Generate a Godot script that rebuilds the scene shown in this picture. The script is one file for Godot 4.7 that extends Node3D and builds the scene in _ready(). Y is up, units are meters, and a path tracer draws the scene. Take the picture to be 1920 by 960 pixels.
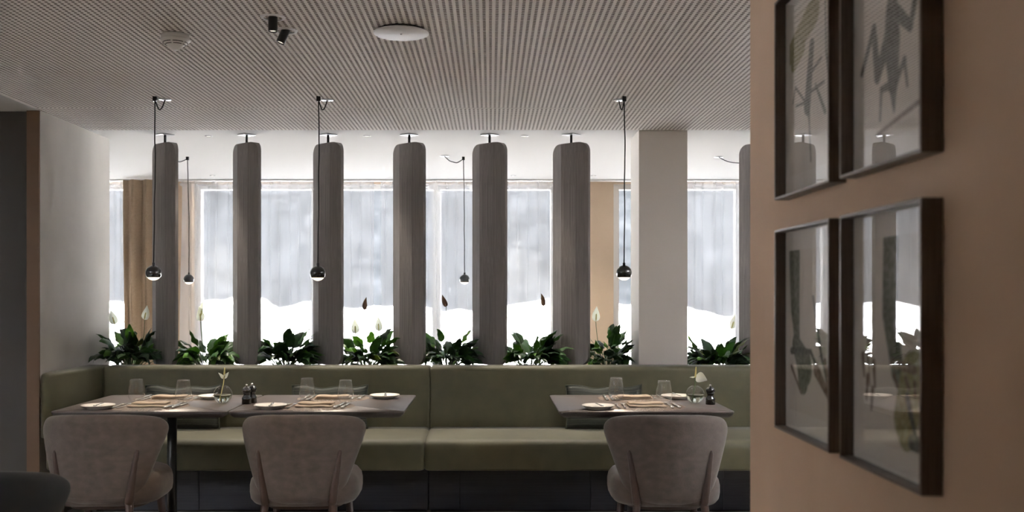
extends Node3D
# A restaurant corner: banquette, three tables, tub chairs, timber fins and plants before curtained windows.
# Axes: the camera stands at x = 0, z = 0 looking along -z; "d" is the distance along that line, so z = -d.

const EYE := 1.306
const CEIL := 2.346
const FOCAL := 1780.0          # focal length in pixels of a 1920 x 960 picture
var rng := RandomNumberGenerator.new()
var M := {}

func V(x: float, y: float, d: float) -> Vector3:
	return Vector3(x, y, -d)

# ---------------------------------------------------------------- nodes
func numbered(called: String, parent: Node) -> String:
	if not parent.has_node(NodePath(called)):
		return called
	var i := 1
	while parent.has_node(NodePath("%s_%03d" % [called, i])):
		i += 1
	return "%s_%03d" % [called, i]

func obj(called: String, shape, mat: Material, parent: Node = self) -> MeshInstance3D:
	var o := MeshInstance3D.new()
	o.name = numbered(called, parent)
	if shape is SurfaceTool:
		shape.generate_normals()
		shape.index()
		o.mesh = shape.commit()
	else:
		o.mesh = shape
	o.material_override = mat
	parent.add_child(o, true)
	return o

func thing(called: String, label: String, category: String, at := Vector3.ZERO, turn := 0.0, group := "") -> Node3D:
	var o := Node3D.new()
	o.name = numbered(called, self)
	add_child(o, true)
	o.position = at
	o.rotation.y = turn
	tag(o, label, category, group)
	return o

func tag(o: Node, label: String, category: String, group := "") -> void:
	o.set_meta("label", label)
	o.set_meta("category", category)
	if group != "":
		o.set_meta("group", group)

func dup(src: Node3D, at: Vector3, turn: float, label: String) -> Node3D:
	var r: Node3D = src.duplicate()
	var base := String(src.name)
	if base.length() > 4 and base.substr(base.length() - 3).is_valid_int():
		base = base.substr(0, base.length() - 4)
	r.name = numbered(base, self)
	add_child(r, true)
	r.position = at
	r.rotation.y = turn
	r.set_meta("label", label)
	return r

func struct(called: String, shape, mat: Material, parent: Node = self) -> MeshInstance3D:
	var o := obj(called, shape, mat, parent)
	if parent == self:
		o.set_meta("kind", "structure")
	return o

# ---------------------------------------------------------------- shapes
func sten(group := 0) -> SurfaceTool:
	var st := SurfaceTool.new()
	st.begin(Mesh.PRIMITIVE_TRIANGLES)
	st.set_smooth_group(group)
	return st

func tri(st: SurfaceTool, a: Vector3, b: Vector3, c: Vector3) -> void:   # counter-clockwise from outside
	st.add_vertex(a)
	st.add_vertex(c)
	st.add_vertex(b)

func quad(st: SurfaceTool, a: Vector3, b: Vector3, c: Vector3, d: Vector3) -> void:
	tri(st, a, b, c)
	tri(st, a, c, d)

func box(st: SurfaceTool, lo: Vector3, hi: Vector3, t := Transform3D()) -> void:
	st.set_smooth_group(-1)
	var p := []
	for i in 8:
		p.append(t * Vector3(hi.x if i & 1 else lo.x, hi.y if i & 2 else lo.y, hi.z if i & 4 else lo.z))
	quad(st, p[4], p[5], p[7], p[6])
	quad(st, p[1], p[0], p[2], p[3])
	quad(st, p[5], p[1], p[3], p[7])
	quad(st, p[0], p[4], p[6], p[2])
	quad(st, p[6], p[7], p[3], p[2])
	quad(st, p[0], p[1], p[5], p[4])

func dbox(st: SurfaceTool, x0: float, x1: float, y0: float, y1: float, d0: float, d1: float) -> void:
	box(st, Vector3(x0, y0, -d1), Vector3(x1, y1, -d0))

func rings(st: SurfaceTool, rr: Array, closed := true, caps := true) -> void:   # each ring counter-clockwise seen from the far end of the row of rings
	for k in rr.size() - 1:
		var a: PackedVector3Array = rr[k]
		var b: PackedVector3Array = rr[k + 1]
		var n := a.size()
		for i in (n if closed else n - 1):
			var j := (i + 1) % n
			quad(st, a[i], a[j], b[j], b[i])
	if caps:
		for e in 2:
			var r: PackedVector3Array = rr[0] if e == 0 else rr[rr.size() - 1]
			var c := Vector3.ZERO
			for p in r:
				c += p
			c /= r.size()
			for i in r.size():
				var j := (i + 1) % r.size()
				if e == 0:
					tri(st, c, r[j], r[i])
				else:
					tri(st, c, r[i], r[j])

func lathe(st: SurfaceTool, prof: Array, segs := 24, t := Transform3D()) -> void:   # (radius, height) pairs; going up the outside
	for k in prof.size() - 1:
		var p: Vector2 = prof[k]
		var q: Vector2 = prof[k + 1]
		for i in segs:
			var a := TAU * i / segs
			var b := TAU * (i + 1) / segs
			var pa := t * Vector3(p.x * cos(a), p.y, -p.x * sin(a))
			var pb := t * Vector3(p.x * cos(b), p.y, -p.x * sin(b))
			var qa := t * Vector3(q.x * cos(a), q.y, -q.x * sin(a))
			var qb := t * Vector3(q.x * cos(b), q.y, -q.x * sin(b))
			if p.x > 1e-6:
				tri(st, pa, pb, qb)
			if q.x > 1e-6:
				tri(st, pa, qb, qa)

func tube(st: SurfaceTool, pts: Array, radii: Array, segs := 10, flat := 1.0) -> void:
	var rr := []
	var up := Vector3.UP
	for k in pts.size():
		var dir: Vector3 = (pts[mini(k + 1, pts.size() - 1)] - pts[maxi(k - 1, 0)]).normalized()
		if k == 0:
			up = Vector3.RIGHT if absf(dir.dot(Vector3.UP)) > 0.9 else Vector3.UP
		var side := dir.cross(up).normalized()
		up = side.cross(dir).normalized()
		var r: float = radii[mini(k, radii.size() - 1)]
		var ring := PackedVector3Array()
		for i in segs:
			var a := TAU * i / segs
			ring.append(pts[k] + up * (cos(a) * r * flat) + side * (sin(a) * r))
		rr.append(ring)
	rings(st, rr)

func curve(pts: Array, n: int) -> Array:   # smooth line through the points
	var c := Curve3D.new()
	for i in pts.size():
		var tg: Vector3 = (pts[mini(i + 1, pts.size() - 1)] - pts[maxi(i - 1, 0)]) / 6.0
		c.add_point(pts[i], -tg, tg)
	var out := []
	for i in n + 1:
		out.append(c.samplef(float(i) / n * (pts.size() - 1)))
	return out

func rrect(w: float, dp: float, r: float, n := 5) -> PackedVector2Array:   # rounded rectangle, counter-clockwise with x to the right and y up
	var out := PackedVector2Array()
	r = minf(r, minf(w, dp) * 0.499)
	for q in 4:
		var cx := (w * 0.5 - r) * (1 if q == 0 or q == 3 else -1)
		var cy := (dp * 0.5 - r) * (1 if q < 2 else -1)
		for i in n + 1:
			var a := PI * 0.5 * (q + float(i) / n)
			out.append(Vector2(cx + r * cos(a), cy + r * sin(a)))
	return out

func slab(st: SurfaceTool, w: float, dp: float, r: float, layers: Array, at := Vector3.ZERO, n := 5) -> void:   # layers: (inset, height) from below upwards
	var rr := []
	for l in layers:
		var ring := PackedVector3Array()
		for p in rrect(w - 2.0 * l[0], dp - 2.0 * l[0], maxf(r - l[0], 0.001), n):
			ring.append(at + Vector3(p.x, l[1], -p.y))
		rr.append(ring)
	rings(st, rr)

func offset_poly(p: PackedVector2Array, by: float) -> PackedVector2Array:   # counter-clockwise polygon moved inwards
	var out := PackedVector2Array()
	var n := p.size()
	for i in n:
		var a := (p[i] - p[(i + n - 1) % n]).normalized()
		var b := (p[(i + 1) % n] - p[i]).normalized()
		var m := (Vector2(-a.y, a.x) + Vector2(-b.y, b.x)).normalized()
		out.append(p[i] + m * by / maxf(m.dot(Vector2(-b.y, b.x)), 0.4))
	return out

func sweep_x(st: SurfaceTool, prof: PackedVector2Array, x0: float, x1: float, e := 0.012, inset := 0.012) -> void:   # profile of (z, y), extruded along x with softened ends
	var rr := []
	for s in [[x0, inset], [x0 + e * 0.3, inset * 0.45], [x0 + e, 0.0], [x1 - e, 0.0], [x1 - e * 0.3, inset * 0.45], [x1, inset]]:
		var ring := PackedVector3Array()
		var pp := offset_poly(prof, s[1]) if s[1] > 0 else prof
		for p in pp:
			ring.append(Vector3(s[0], p.y, p.x))
		ring.reverse()
		rr.append(ring)
	rings(st, rr)

func sweep_y(st: SurfaceTool, plan: PackedVector2Array, y0: float, y1: float, e := 0.02) -> void:   # plan of (x, d), counter-clockwise with d up the page
	var rr := []
	for s in [[y0, 0.0], [y1 - e, 0.0], [y1 - e * 0.6, e * 0.08], [y1 - e * 0.25, e * 0.35], [y1, e]]:
		var ring := PackedVector3Array()
		var pp := offset_poly(plan, s[1]) if s[1] > 0 else plan
		for p in pp:
			ring.append(Vector3(p.x, s[0], -p.y))
		rr.append(ring)
	rings(st, rr)

func arc2(c: Vector2, r: float, a0: float, a1: float, n: int) -> Array:
	var out := []
	for i in n + 1:
		var a := deg_to_rad(lerpf(a0, a1, float(i) / n))
		out.append(c + Vector2(cos(a), sin(a)) * r)
	return out

# ---------------------------------------------------------------- materials
func mat(c: Color, rough := 0.6, metal := 0.0) -> StandardMaterial3D:
	var m := StandardMaterial3D.new()
	m.albedo_color = c
	m.roughness = rough
	m.metallic = metal
	return m

func c8(r: int, g: int, b: int) -> Color:
	return Color(r / 255.0, g / 255.0, b / 255.0)

func noise(freq: float, octaves := 4, kind := FastNoiseLite.TYPE_SIMPLEX_SMOOTH, s := 1) -> FastNoiseLite:
	var n := FastNoiseLite.new()
	n.seed = s
	n.noise_type = kind
	n.frequency = freq
	n.fractal_octaves = octaves
	return n

func ramp_texture(w: int, h: int, f: Callable) -> ImageTexture:   # f(u, v) gives a colour
	var im := Image.create(w, h, false, Image.FORMAT_RGB8)
	for y in h:
		for x in w:
			im.set_pixel(x, y, f.call(float(x) / w, float(y) / h))
	return ImageTexture.create_from_image(im)

func speckle(a: Color, b: Color, freq: float, octaves := 4, size := 256, s := 1) -> NoiseTexture2D:
	var t := NoiseTexture2D.new()
	t.width = size
	t.height = size
	t.seamless = true
	t.noise = noise(freq, octaves, FastNoiseLite.TYPE_SIMPLEX_SMOOTH, s)
	var g := Gradient.new()
	g.set_color(0, a)
	g.set_color(1, b)
	t.color_ramp = g
	return t

func relief(freq: float, octaves := 4, size := 256, s := 3) -> NoiseTexture2D:
	var t := NoiseTexture2D.new()
	t.width = size
	t.height = size
	t.seamless = true
	t.noise = noise(freq, octaves, FastNoiseLite.TYPE_SIMPLEX_SMOOTH, s)
	return t

func tri_map(m: StandardMaterial3D, s: Vector3) -> StandardMaterial3D:
	m.uv1_triplanar = true
	m.uv1_scale = s
	return m

func wood_texture(dark: Color, light: Color, s: int, waviness := 0.05) -> ImageTexture:   # grain along v; wraps both ways
	var n := noise(1.0, 3, FastNoiseLite.TYPE_SIMPLEX_SMOOTH, s)
	var tau := TAU
	return ramp_texture(256, 512, func(u, v):
		var cu := Vector2(cos(u * tau), sin(u * tau))
		var cv := Vector2(cos(v * tau), sin(v * tau))
		var warp := n.get_noise_3d(cu.x * 0.7 + 9.0, cu.y * 0.7, cv.x * 0.8 + cv.y * 0.5) * waviness * 14.0
		var g := n.get_noise_3d(cu.x * 9.0 + warp, cu.y * 9.0, cv.x * 0.35 + cv.y * 0.25)
		var fine := n.get_noise_3d(cu.x * 34.0, cu.y * 34.0 + 5.0, cv.x * 1.5 + cv.y)
		var t := clampf(0.5 + g * 0.55 + fine * 0.45, 0.0, 1.0)
		return dark.lerp(light, t))

func build_materials() -> void:
	M.ceiling = mat(c8(240, 236, 233), 0.9)
	M.cut_edge = mat(c8(96, 84, 75), 0.95)
	M.plain_ceiling = mat(c8(212, 212, 212), 0.9)
	M.void = mat(c8(34, 31, 29), 0.95)
	M.floor = mat(c8(160, 151, 141), 0.6)
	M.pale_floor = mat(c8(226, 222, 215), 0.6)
	M.plaster = tri_map(mat(Color.WHITE, 0.88), Vector3.ONE * 0.8)
	M.plaster.albedo_texture = speckle(c8(182, 178, 172), c8(194, 190, 184), 0.01, 5)
	M.beige = tri_map(mat(Color.WHITE, 0.88), Vector3.ONE * 0.7)
	M.beige.albedo_texture = speckle(c8(214, 184, 156), c8(226, 197, 169), 0.008, 5)
	M.tan_wall = tri_map(mat(Color.WHITE, 0.9), Vector3.ONE * 0.7)
	M.tan_wall.albedo_texture = speckle(c8(182, 162, 140), c8(192, 172, 150), 0.008, 5, 256, 4)
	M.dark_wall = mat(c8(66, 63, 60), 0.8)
	M.jamb = mat(c8(98, 76, 57), 0.7)
	M.pillar = mat(c8(232, 227, 221), 0.85)
	M.snow = mat(c8(240, 243, 248), 0.9)
	M.hill = tri_map(mat(Color.WHITE, 0.95), Vector3.ONE * 0.05)
	M.hill.albedo_texture = speckle(c8(17, 19, 21), c8(36, 38, 41), 0.03, 5, 256, 9)
	M.hill.metallic_specular = 0.0
	M.snow.metallic_specular = 0.2
	M.window_frame = mat(c8(206, 206, 204), 0.5)
	M.pane = mat(Color(1, 1, 1, 0.03), 0.02)
	M.pane.transparency = BaseMaterial3D.TRANSPARENCY_ALPHA
	M.sheer = mat(Color(0.97, 0.975, 0.99, 0.34), 0.95)
	M.sheer.transparency = BaseMaterial3D.TRANSPARENCY_ALPHA
	M.sheer.backlight_enabled = true
	M.sheer.backlight = Color(0.17, 0.17, 0.17)
	M.header = mat(c8(226, 224, 220), 0.95)
	M.drape = tri_map(mat(Color.WHITE, 0.95), Vector3(9, 3, 9))
	M.drape.albedo_texture = speckle(c8(150, 130, 108), c8(172, 152, 130), 0.05, 4, 256, 7)
	M.fin = tri_map(mat(Color.WHITE, 0.55), Vector3(3.4, 0.75, 3.4))
	M.fin.albedo_texture = wood_texture(c8(96, 91, 89), c8(140, 134, 131), 11, 0.09)
	M.fin.heightmap_enabled = true
	M.fin.heightmap_texture = M.fin.albedo_texture
	M.fin.heightmap_scale = 0.06
	M.table = tri_map(mat(Color.WHITE, 0.38), Vector3(0.6, 2.2, 2.2))
	var tt := wood_texture(c8(76, 67, 62), c8(102, 92, 87), 21, 0.03)
	var ti := tt.get_image()
	ti.rotate_90(CLOCKWISE)
	M.table.albedo_texture = ImageTexture.create_from_image(ti)
	M.shaded_table_edge = mat(c8(52, 46, 43), 0.5)  # shade under the table rim, put into a darker colour
	M.black_metal = mat(c8(26, 26, 28), 0.38, 0.0)
	M.steel = mat(c8(226, 224, 220), 0.26, 1.0)
	M.brushed = mat(c8(190, 192, 196), 0.35, 1.0)
	M.olive = tri_map(mat(Color.WHITE, 0.62), Vector3.ONE * 2.0)
	M.olive.albedo_texture = speckle(c8(64, 61, 38), c8(77, 73, 48), 0.012, 5, 256, 5)
	M.olive.rim_enabled = true
	M.olive.rim = 0.35
	M.olive.rim_tint = 0.6
	M.plinth = tri_map(mat(Color.WHITE, 0.5), Vector3(0.8, 3, 3))
	var pt := wood_texture(c8(38, 38, 44), c8(56, 56, 62), 31, 0.02)
	var pi := pt.get_image()
	pi.rotate_90(CLOCKWISE)
	M.plinth.albedo_texture = ImageTexture.create_from_image(pi)
	M.velvet = tri_map(mat(Color.WHITE, 0.9), Vector3(3.2, 4.2, 3.2))
	M.velvet.albedo_texture = speckle(c8(68, 59, 52), c8(92, 80, 72), 0.02, 5, 256, 8)
	M.velvet.heightmap_enabled = true
	M.velvet.heightmap_texture = relief(0.12, 3)
	M.velvet.heightmap_scale = 0.05
	M.velvet.rim_enabled = true
	M.velvet.rim = 0.5
	M.velvet.rim_tint = 0.5
	M.dark_velvet = tri_map(mat(Color.WHITE, 0.75), Vector3.ONE * 3.0)
	M.dark_velvet.albedo_texture = speckle(c8(12, 12, 10), c8(24, 24, 20), 0.02, 5, 256, 14)
	M.dark_velvet.rim_enabled = true
	M.dark_velvet.rim = 0.1
	M.leg_wood = tri_map(mat(Color.WHITE, 0.45), Vector3(12, 2, 12))
	M.leg_wood.albedo_texture = wood_texture(c8(44, 29, 23), c8(68, 47, 38), 41)
	M.porcelain = mat(c8(238, 234, 226), 0.2)
	M.napkin = tri_map(mat(Color.WHITE, 0.92), Vector3.ONE * 22.0)
	M.napkin.albedo_texture = speckle(c8(160, 144, 126), c8(176, 159, 140), 0.09, 3, 256, 16)
	M.lace = mat(c8(118, 104, 93), 0.7)
	M.glass = mat(Color(1, 1, 1, 0.0), 0.01)
	M.glass.refraction_enabled = true
	M.glass.refraction_scale = 0.05
	M.thin_glass = mat(Color(1, 1, 1, 0.008), 0.0)
	M.thin_glass.transparency = BaseMaterial3D.TRANSPARENCY_ALPHA
	M.smoked = mat(Color(0.86, 0.9, 0.84, 0.0), 0.01)
	M.smoked.refraction_enabled = true
	M.smoked.refraction_scale = 0.05
	M.water = mat(Color(0.90, 0.92, 0.86, 0.0), 0.01)
	M.water.refraction_enabled = true
	M.water.refraction_scale = 0.033
	M.gloss_black = mat(c8(14, 13, 13), 0.12)
	M.gloss_black.clearcoat_enabled = true
	M.gloss_black.clearcoat = 0.8
	M.gloss_black.clearcoat_roughness = 0.05
	M.white_plastic = mat(c8(232, 231, 228), 0.45)
	M.white_disc = mat(c8(246, 247, 250), 0.5)
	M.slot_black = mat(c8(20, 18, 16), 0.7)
	M.lamp_glow = mat(c8(250, 246, 238), 0.3)
	M.lamp_glow.emission_enabled = true
	M.lamp_glow.emission = c8(255, 240, 218)
	M.lamp_glow.emission_energy_multiplier = 0.7
	M.frame = tri_map(mat(Color.WHITE, 0.42), Vector3(6, 1.2, 6))
	M.frame.albedo_texture = wood_texture(c8(66, 53, 44), c8(98, 82, 70), 51)
	M.lit_frame_edge = mat(c8(120, 104, 94), 0.4)  # lighter than the rails, imitates light caught along the front edge
	M.mount = mat(c8(244, 240, 234), 0.9)
	M.soil = tri_map(mat(Color.WHITE, 0.95), Vector3.ONE * 6.0)
	M.soil.albedo_texture = speckle(c8(34, 27, 21), c8(64, 52, 42), 0.08, 4, 256, 18)
	M.pot = mat(c8(60, 58, 56), 0.7)
	M.trough = mat(c8(176, 172, 166), 0.7)
	var greens := [[34, 62, 30], [28, 52, 28], [56, 96, 42], [96, 142, 58], [88, 96, 44]]  # the brighter greens also stand in for light shining through leaves
	M.leaves = []
	for g in greens:
		var l := tri_map(mat(Color.WHITE, 0.36), Vector3.ONE * 9.0)
		var dark := c8(g[0], g[1], g[2])
		l.albedo_texture = speckle(dark.darkened(0.22), dark.lightened(0.07), 0.03, 4, 128, 60 + g[0])
		l.backlight_enabled = true
		l.backlight = Color(0.62, 0.72, 0.3)
		M.leaves.append(l)
	M.stem = mat(c8(70, 92, 48), 0.5)
	M.spathe = mat(c8(244, 243, 236), 0.5)
	M.spathe.backlight_enabled = true
	M.spathe.backlight = Color(0.9, 0.92, 0.85)
	M.spadix = mat(c8(206, 196, 128), 0.7)
	M.brown_petal = mat(c8(88, 66, 52), 0.8)
	M.brown_petal.backlight_enabled = true
	M.brown_petal.backlight = Color(0.2, 0.15, 0.1)
	M.cushion = mat(Color.WHITE, 0.72)
	M.cushion.rim_enabled = true
	M.cushion.rim = 0.08
	var sn := noise(3.0, 3)
	M.cushion.albedo_texture = ramp_texture(128, 256, func(u, v):
		var k := fposmod(v * 9.0 + sn.get_noise_2d(u * 0.8, v) * 0.12, 1.0)
		var c := c8(22, 25, 21).lerp(c8(40, 43, 33), 0.5 + 0.5 * sin(v * 40.0))
		return c8(86, 86, 70) if k < 0.07 else c)
	M.grey_globe = mat(c8(84, 84, 86), 0.35, 0.7)
	M.grey_fixture = mat(c8(150, 152, 156), 0.35, 0.6)

# ---------------------------------------------------------------- levels of the light
const EXPOSURE := 2.15
const SUN := 32.0
const SKY := 0.8
const PEND := 0.25
const SPOT := 0.5
const ROOM_FILL := 0.1
const UPLIGHT_FILL := 15.0
const REAR := 1.6
const SEAT_LIGHT := 1.75
const WASH := 0.85

func _ready() -> void:
	rng.seed = 12
	# camera: level, with the lens shifted as in the cropped photograph
	var cam := Camera3D.new()
	cam.name = "camera"
	cam.projection = Camera3D.PROJECTION_FRUSTUM
	cam.near = 0.05
	cam.far = 600.0
	cam.size = 960.0 / FOCAL * cam.near
	cam.frustum_offset = Vector2(40.3, 72.0) / FOCAL * cam.near
	cam.position = Vector3(0, EYE, 0)
	var ca := CameraAttributesPhysical.new()
	ca.frustum_focal_length = 33.0
	ca.exposure_aperture = 3.2
	ca.frustum_focus_distance = 5.0
	cam.attributes = ca
	add_child(cam, true)
	# overcast winter sky, low sun from behind the building onto the snow
	var sky_m := ProceduralSkyMaterial.new()
	sky_m.sky_top_color = c8(196, 208, 226)
	sky_m.sky_horizon_color = c8(226, 232, 240)
	sky_m.ground_bottom_color = c8(200, 205, 214)
	sky_m.ground_horizon_color = c8(226, 232, 240)
	sky_m.energy_multiplier = SKY
	var sky := Sky.new()
	sky.sky_material = sky_m
	var env := Environment.new()
	env.background_mode = Environment.BG_SKY
	env.sky = sky
	env.tonemap_mode = Environment.TONE_MAPPER_LINEAR
	env.tonemap_exposure = EXPOSURE
	env.sdfgi_enabled = true
	env.ssao_enabled = true
	env.ssil_enabled = true
	var we := WorldEnvironment.new()
	we.name = "environment"
	we.environment = env
	add_child(we, true)
	var sun := DirectionalLight3D.new()
	sun.name = "sun"
	sun.rotation = Vector3(deg_to_rad(-30.0), deg_to_rad(-14.0), 0)
	sun.light_color = c8(255, 251, 246)
	sun.light_energy = SUN
	sun.light_angular_distance = 0.6
	sun.shadow_enabled = true
	sun.sky_mode = DirectionalLight3D.SKY_MODE_LIGHT_ONLY
	add_child(sun, true)
	build_materials()
	build_setting()
	build_curtains()
	build_banquettes()
	build_fins()
	build_chairs()
	build_tables()
	build_cushions()
	build_plants()
	build_pictures()
	build_pendants()
	build_ceiling_fittings()
	build_fill_lamps()
	build_fill_uplighters()

# ---------------------------------------------------------------- setting
func perforated(x0: float, x1: float, d0: float, d1: float, shift: float) -> ArrayMesh:   # a board with rows of square holes, each a real opening 11 mm wide
	var px := 0.02396
	var pd := 0.0216
	var hw := 0.0109
	var th := 0.012
	var v := PackedVector3Array()
	var n := PackedVector3Array()
	var wv := PackedVector3Array()
	var wn := PackedVector3Array()
	var face := func(a: Vector3, b: Vector3, c: Vector3, e: Vector3, nn: Vector3):
		if nn.y < -0.5:
			v.append_array(PackedVector3Array([a, c, b, a, e, c]))
			n.append_array(PackedVector3Array([nn, nn, nn, nn, nn, nn]))
		else:
			wv.append_array(PackedVector3Array([a, c, b, a, e, c]))
			wn.append_array(PackedVector3Array([nn, nn, nn, nn, nn, nn]))
	var k0 := ceili((x0 - shift) / px + 0.5)
	var k1 := floori((x1 - shift) / px - 0.5)
	var m := floori((d1 - d0 - 0.006) / pd)
	var xs := [x0]
	var y := CEIL
	var e0 := d0 + (d1 - d0 - m * pd) * 0.5
	# long solid strips between the rows
	var edge := x0
	for k in range(k0, k1 + 2):
		var nx: float = k * px + shift - hw * 0.5 if k <= k1 else x1
		face.call(V(edge, y, d0), V(edge, y, d1), V(nx, y, d1), V(nx, y, d0), Vector3.DOWN)
		edge = nx + hw
	for k in range(k0, k1 + 1):
		var xa := k * px + shift - hw * 0.5
		var xb := xa + hw
		var prev := d0
		for i in m:
			var da := e0 + i * pd + (pd - hw) * 0.5
			var db := da + hw
			face.call(V(xa, y, prev), V(xa, y, da), V(xb, y, da), V(xb, y, prev), Vector3.DOWN)
			prev = db
			face.call(V(xa, y, db), V(xb, y, db), V(xb, y + th, db), V(xa, y + th, db), Vector3(0, 0, 1))
			face.call(V(xb, y, da), V(xa, y, da), V(xa, y + th, da), V(xb, y + th, da), Vector3(0, 0, -1))
			face.call(V(xa, y, da), V(xa, y, db), V(xa, y + th, db), V(xa, y + th, da), Vector3(1, 0, 0))
			face.call(V(xb, y, db), V(xb, y, da), V(xb, y + th, da), V(xb, y + th, db), Vector3(-1, 0, 0))
		face.call(V(xa, y, prev), V(xa, y, d1), V(xb, y, d1), V(xb, y, prev), Vector3.DOWN)
	var arr := []
	arr.resize(Mesh.ARRAY_MAX)
	arr[Mesh.ARRAY_VERTEX] = v
	arr[Mesh.ARRAY_NORMAL] = n
	var am := ArrayMesh.new()
	am.add_surface_from_arrays(Mesh.PRIMITIVE_TRIANGLES, arr)
	am.surface_set_material(0, M.ceiling)
	arr[Mesh.ARRAY_VERTEX] = wv   # the cut edges inside the holes are a darker brown than the board
	arr[Mesh.ARRAY_NORMAL] = wn
	am.add_surface_from_arrays(Mesh.PRIMITIVE_TRIANGLES, arr)
	am.surface_set_material(1, M.cut_edge)
	return am

func boxes(list: Array) -> SurfaceTool:   # x0 x1 y0 y1 d0 d1
	var st := sten()
	for b in list:
		dbox(st, b[0], b[1], b[2], b[3], b[4], b[5])
	return st

func build_setting() -> void:
	struct("floor", boxes([[-5.2, 4.2, -0.2, 0.0, -3.2, 6.39]]), M.floor)
	struct("floor_by_windows", boxes([[-5.2, 4.2, -0.2, 0.0, 6.39, 8.95]]), M.pale_floor)  # unseen strip, kept pale to bounce light up to the ceiling
	# ceiling: perforated boards over the tables, plain board elsewhere, a dark void above
	var ceil := struct("ceiling", boxes([[-5.2, 4.2, CEIL + 0.06, CEIL + 0.3, -3.2, 8.95]]), M.void)
	struct("perforated_board", perforated(-2.55, 2.7, 2.3, 5.298, 0.0), null, ceil)
	struct("perforated_board", perforated(-2.55, 2.7, 5.302, 6.01, 0.0018), null, ceil)
	struct("ceiling_board", boxes([[-5.2, 4.2, CEIL, CEIL + 0.0125, 6.012, 8.95]]), M.plain_ceiling, ceil)
	struct("ceiling_board", boxes([[-5.2, -2.551, CEIL, CEIL + 0.0125, 2.3, 6.008]]), M.plain_ceiling, ceil)
	struct("ceiling_board", boxes([[2.701, 4.2, CEIL, CEIL + 0.0125, 2.3, 6.008]]), M.plain_ceiling, ceil)
	struct("ceiling_board", boxes([[-5.2, 4.2, CEIL, CEIL + 0.0125, -3.2, 2.297]]), M.plain_ceiling, ceil)
	# walls
	struct("wall_right", boxes([[0.766, 0.95, 0.0, CEIL, -3.0, 2.80]]), M.beige)
	struct("wall_left", boxes([[-2.62, -2.55, 0.0, CEIL, 5.376, 6.355]]), M.plaster)
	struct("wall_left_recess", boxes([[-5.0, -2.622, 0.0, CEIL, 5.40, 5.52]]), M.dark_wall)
	struct("trim_1", boxes([[-2.622, -2.5505, 0.0, CEIL - 0.001, 5.366, 5.3755]]), M.jamb)
	struct("wall_light_screen", boxes([[-1.35, -1.2, 0.0, CEIL, -3.0, 1.45]]), M.beige)  # added out of view, shades the picture wall from the uplighter
	struct("wall_far_left", boxes([[-5.2, -5.0, 0.0, CEIL, -3.2, 8.95]]), M.plaster)
	struct("wall_far_right", boxes([[4.0, 4.2, 0.0, CEIL, -3.2, 8.95]]), M.plaster)
	struct("wall_behind", boxes([[-5.0, 4.0, 0.0, CEIL, -3.2, -3.0]]), M.beige)
	struct("wall_pillar", boxes([[0.94, 1.247, 0.0, CEIL + 0.01, 6.012, 6.36]]), M.pillar)
	# window wall: piers of plaster, low sill, lintel
	var W0 := 8.75
	var W1 := 8.95
	struct("wall_window", boxes([[-5.0, -4.5, 0.0, CEIL, W0, W1], [-3.3, -2.75, 0.0, CEIL, W0, W1], [0.62, 1.134, 0.0, CEIL, W0, W1], [3.5, 4.0, 0.0, CEIL, W0, W1],
		[-4.5, -3.3, 0.0, 0.22, W0, W1], [-2.75, 0.62, 0.0, 0.22, W0, W1], [1.134, 3.5, 0.0, 0.22, W0, W1],
		[-4.5, -3.3, 2.33, CEIL, W0, W1], [-2.75, 0.62, 2.33, CEIL, W0, W1], [1.134, 3.5, 2.33, CEIL, W0, W1]]), M.tan_wall)
	var k := 1
	for w in [[-4.5, -3.3, 1], [-2.75, 0.62, 3], [1.134, 3.5, 2]]:
		var fr := sten()
		var x0: float = w[0]
		var x1: float = w[1]
		dbox(fr, x0, x1, 0.22, 0.28, 8.82, 8.90)
		dbox(fr, x0, x1, 2.28, 2.33, 8.82, 8.90)
		dbox(fr, x0, x0 + 0.06, 0.28, 2.28, 8.82, 8.90)
		dbox(fr, x1 - 0.06, x1, 0.28, 2.28, 8.82, 8.90)
		var win := struct("window_%d" % k, fr, M.window_frame)
		var nn: int = w[2]
		for i in range(1, nn):
			var xm := lerpf(x0, x1, float(i) / nn)
			struct("mullion", boxes([[xm - 0.04, xm + 0.04, 0.28, 2.28, 8.82, 8.90]]), M.window_frame, win)
		for i in nn:
			var xa := lerpf(x0, x1, float(i) / nn) + 0.045
			var xb := lerpf(x0, x1, float(i + 1) / nn) - 0.045
			var q := sten(-1)
			quad(q, V(xa, 0.26, 8.86), V(xb, 0.26, 8.86), V(xb, 2.30, 8.86), V(xa, 2.30, 8.86))
			struct("pane", q, M.pane, win)
		k += 1
	struct("trim_2", boxes([[-5.0, 4.0, CEIL - 0.012, CEIL - 0.0005, 8.58, 8.66]]), M.window_frame)   # curtain track
	# outside: a snow field rising to wooded hills
	var g := sten()
	var nx := 170
	var nd := 60
	var land := noise(0.02, 4, FastNoiseLite.TYPE_SIMPLEX_SMOOTH, 77)
	var hgt := func(x: float, d: float) -> float:
		return -0.25 + land.get_noise_2d(x * 2.6, d * 2.0) * clampf((d - 14.0) * 0.05, 0.0, 2.3)
	for j in nd:
		for i in nx:
			var dA := 9.0 + 90.0 * pow(float(j) / nd, 1.8)
			var dB := 9.0 + 90.0 * pow(float(j + 1) / nd, 1.8)
			var xA := lerpf(-60.0, 60.0, float(i) / nx)
			var xB := lerpf(-60.0, 60.0, float(i + 1) / nx)
			quad(g, V(xA, hgt.call(xA, dA), dA), V(xB, hgt.call(xB, dA), dA), V(xB, hgt.call(xB, dB), dB), V(xA, hgt.call(xA, dB), dB))
	struct("ground", g, M.snow)
	var hl := sten()
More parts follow.
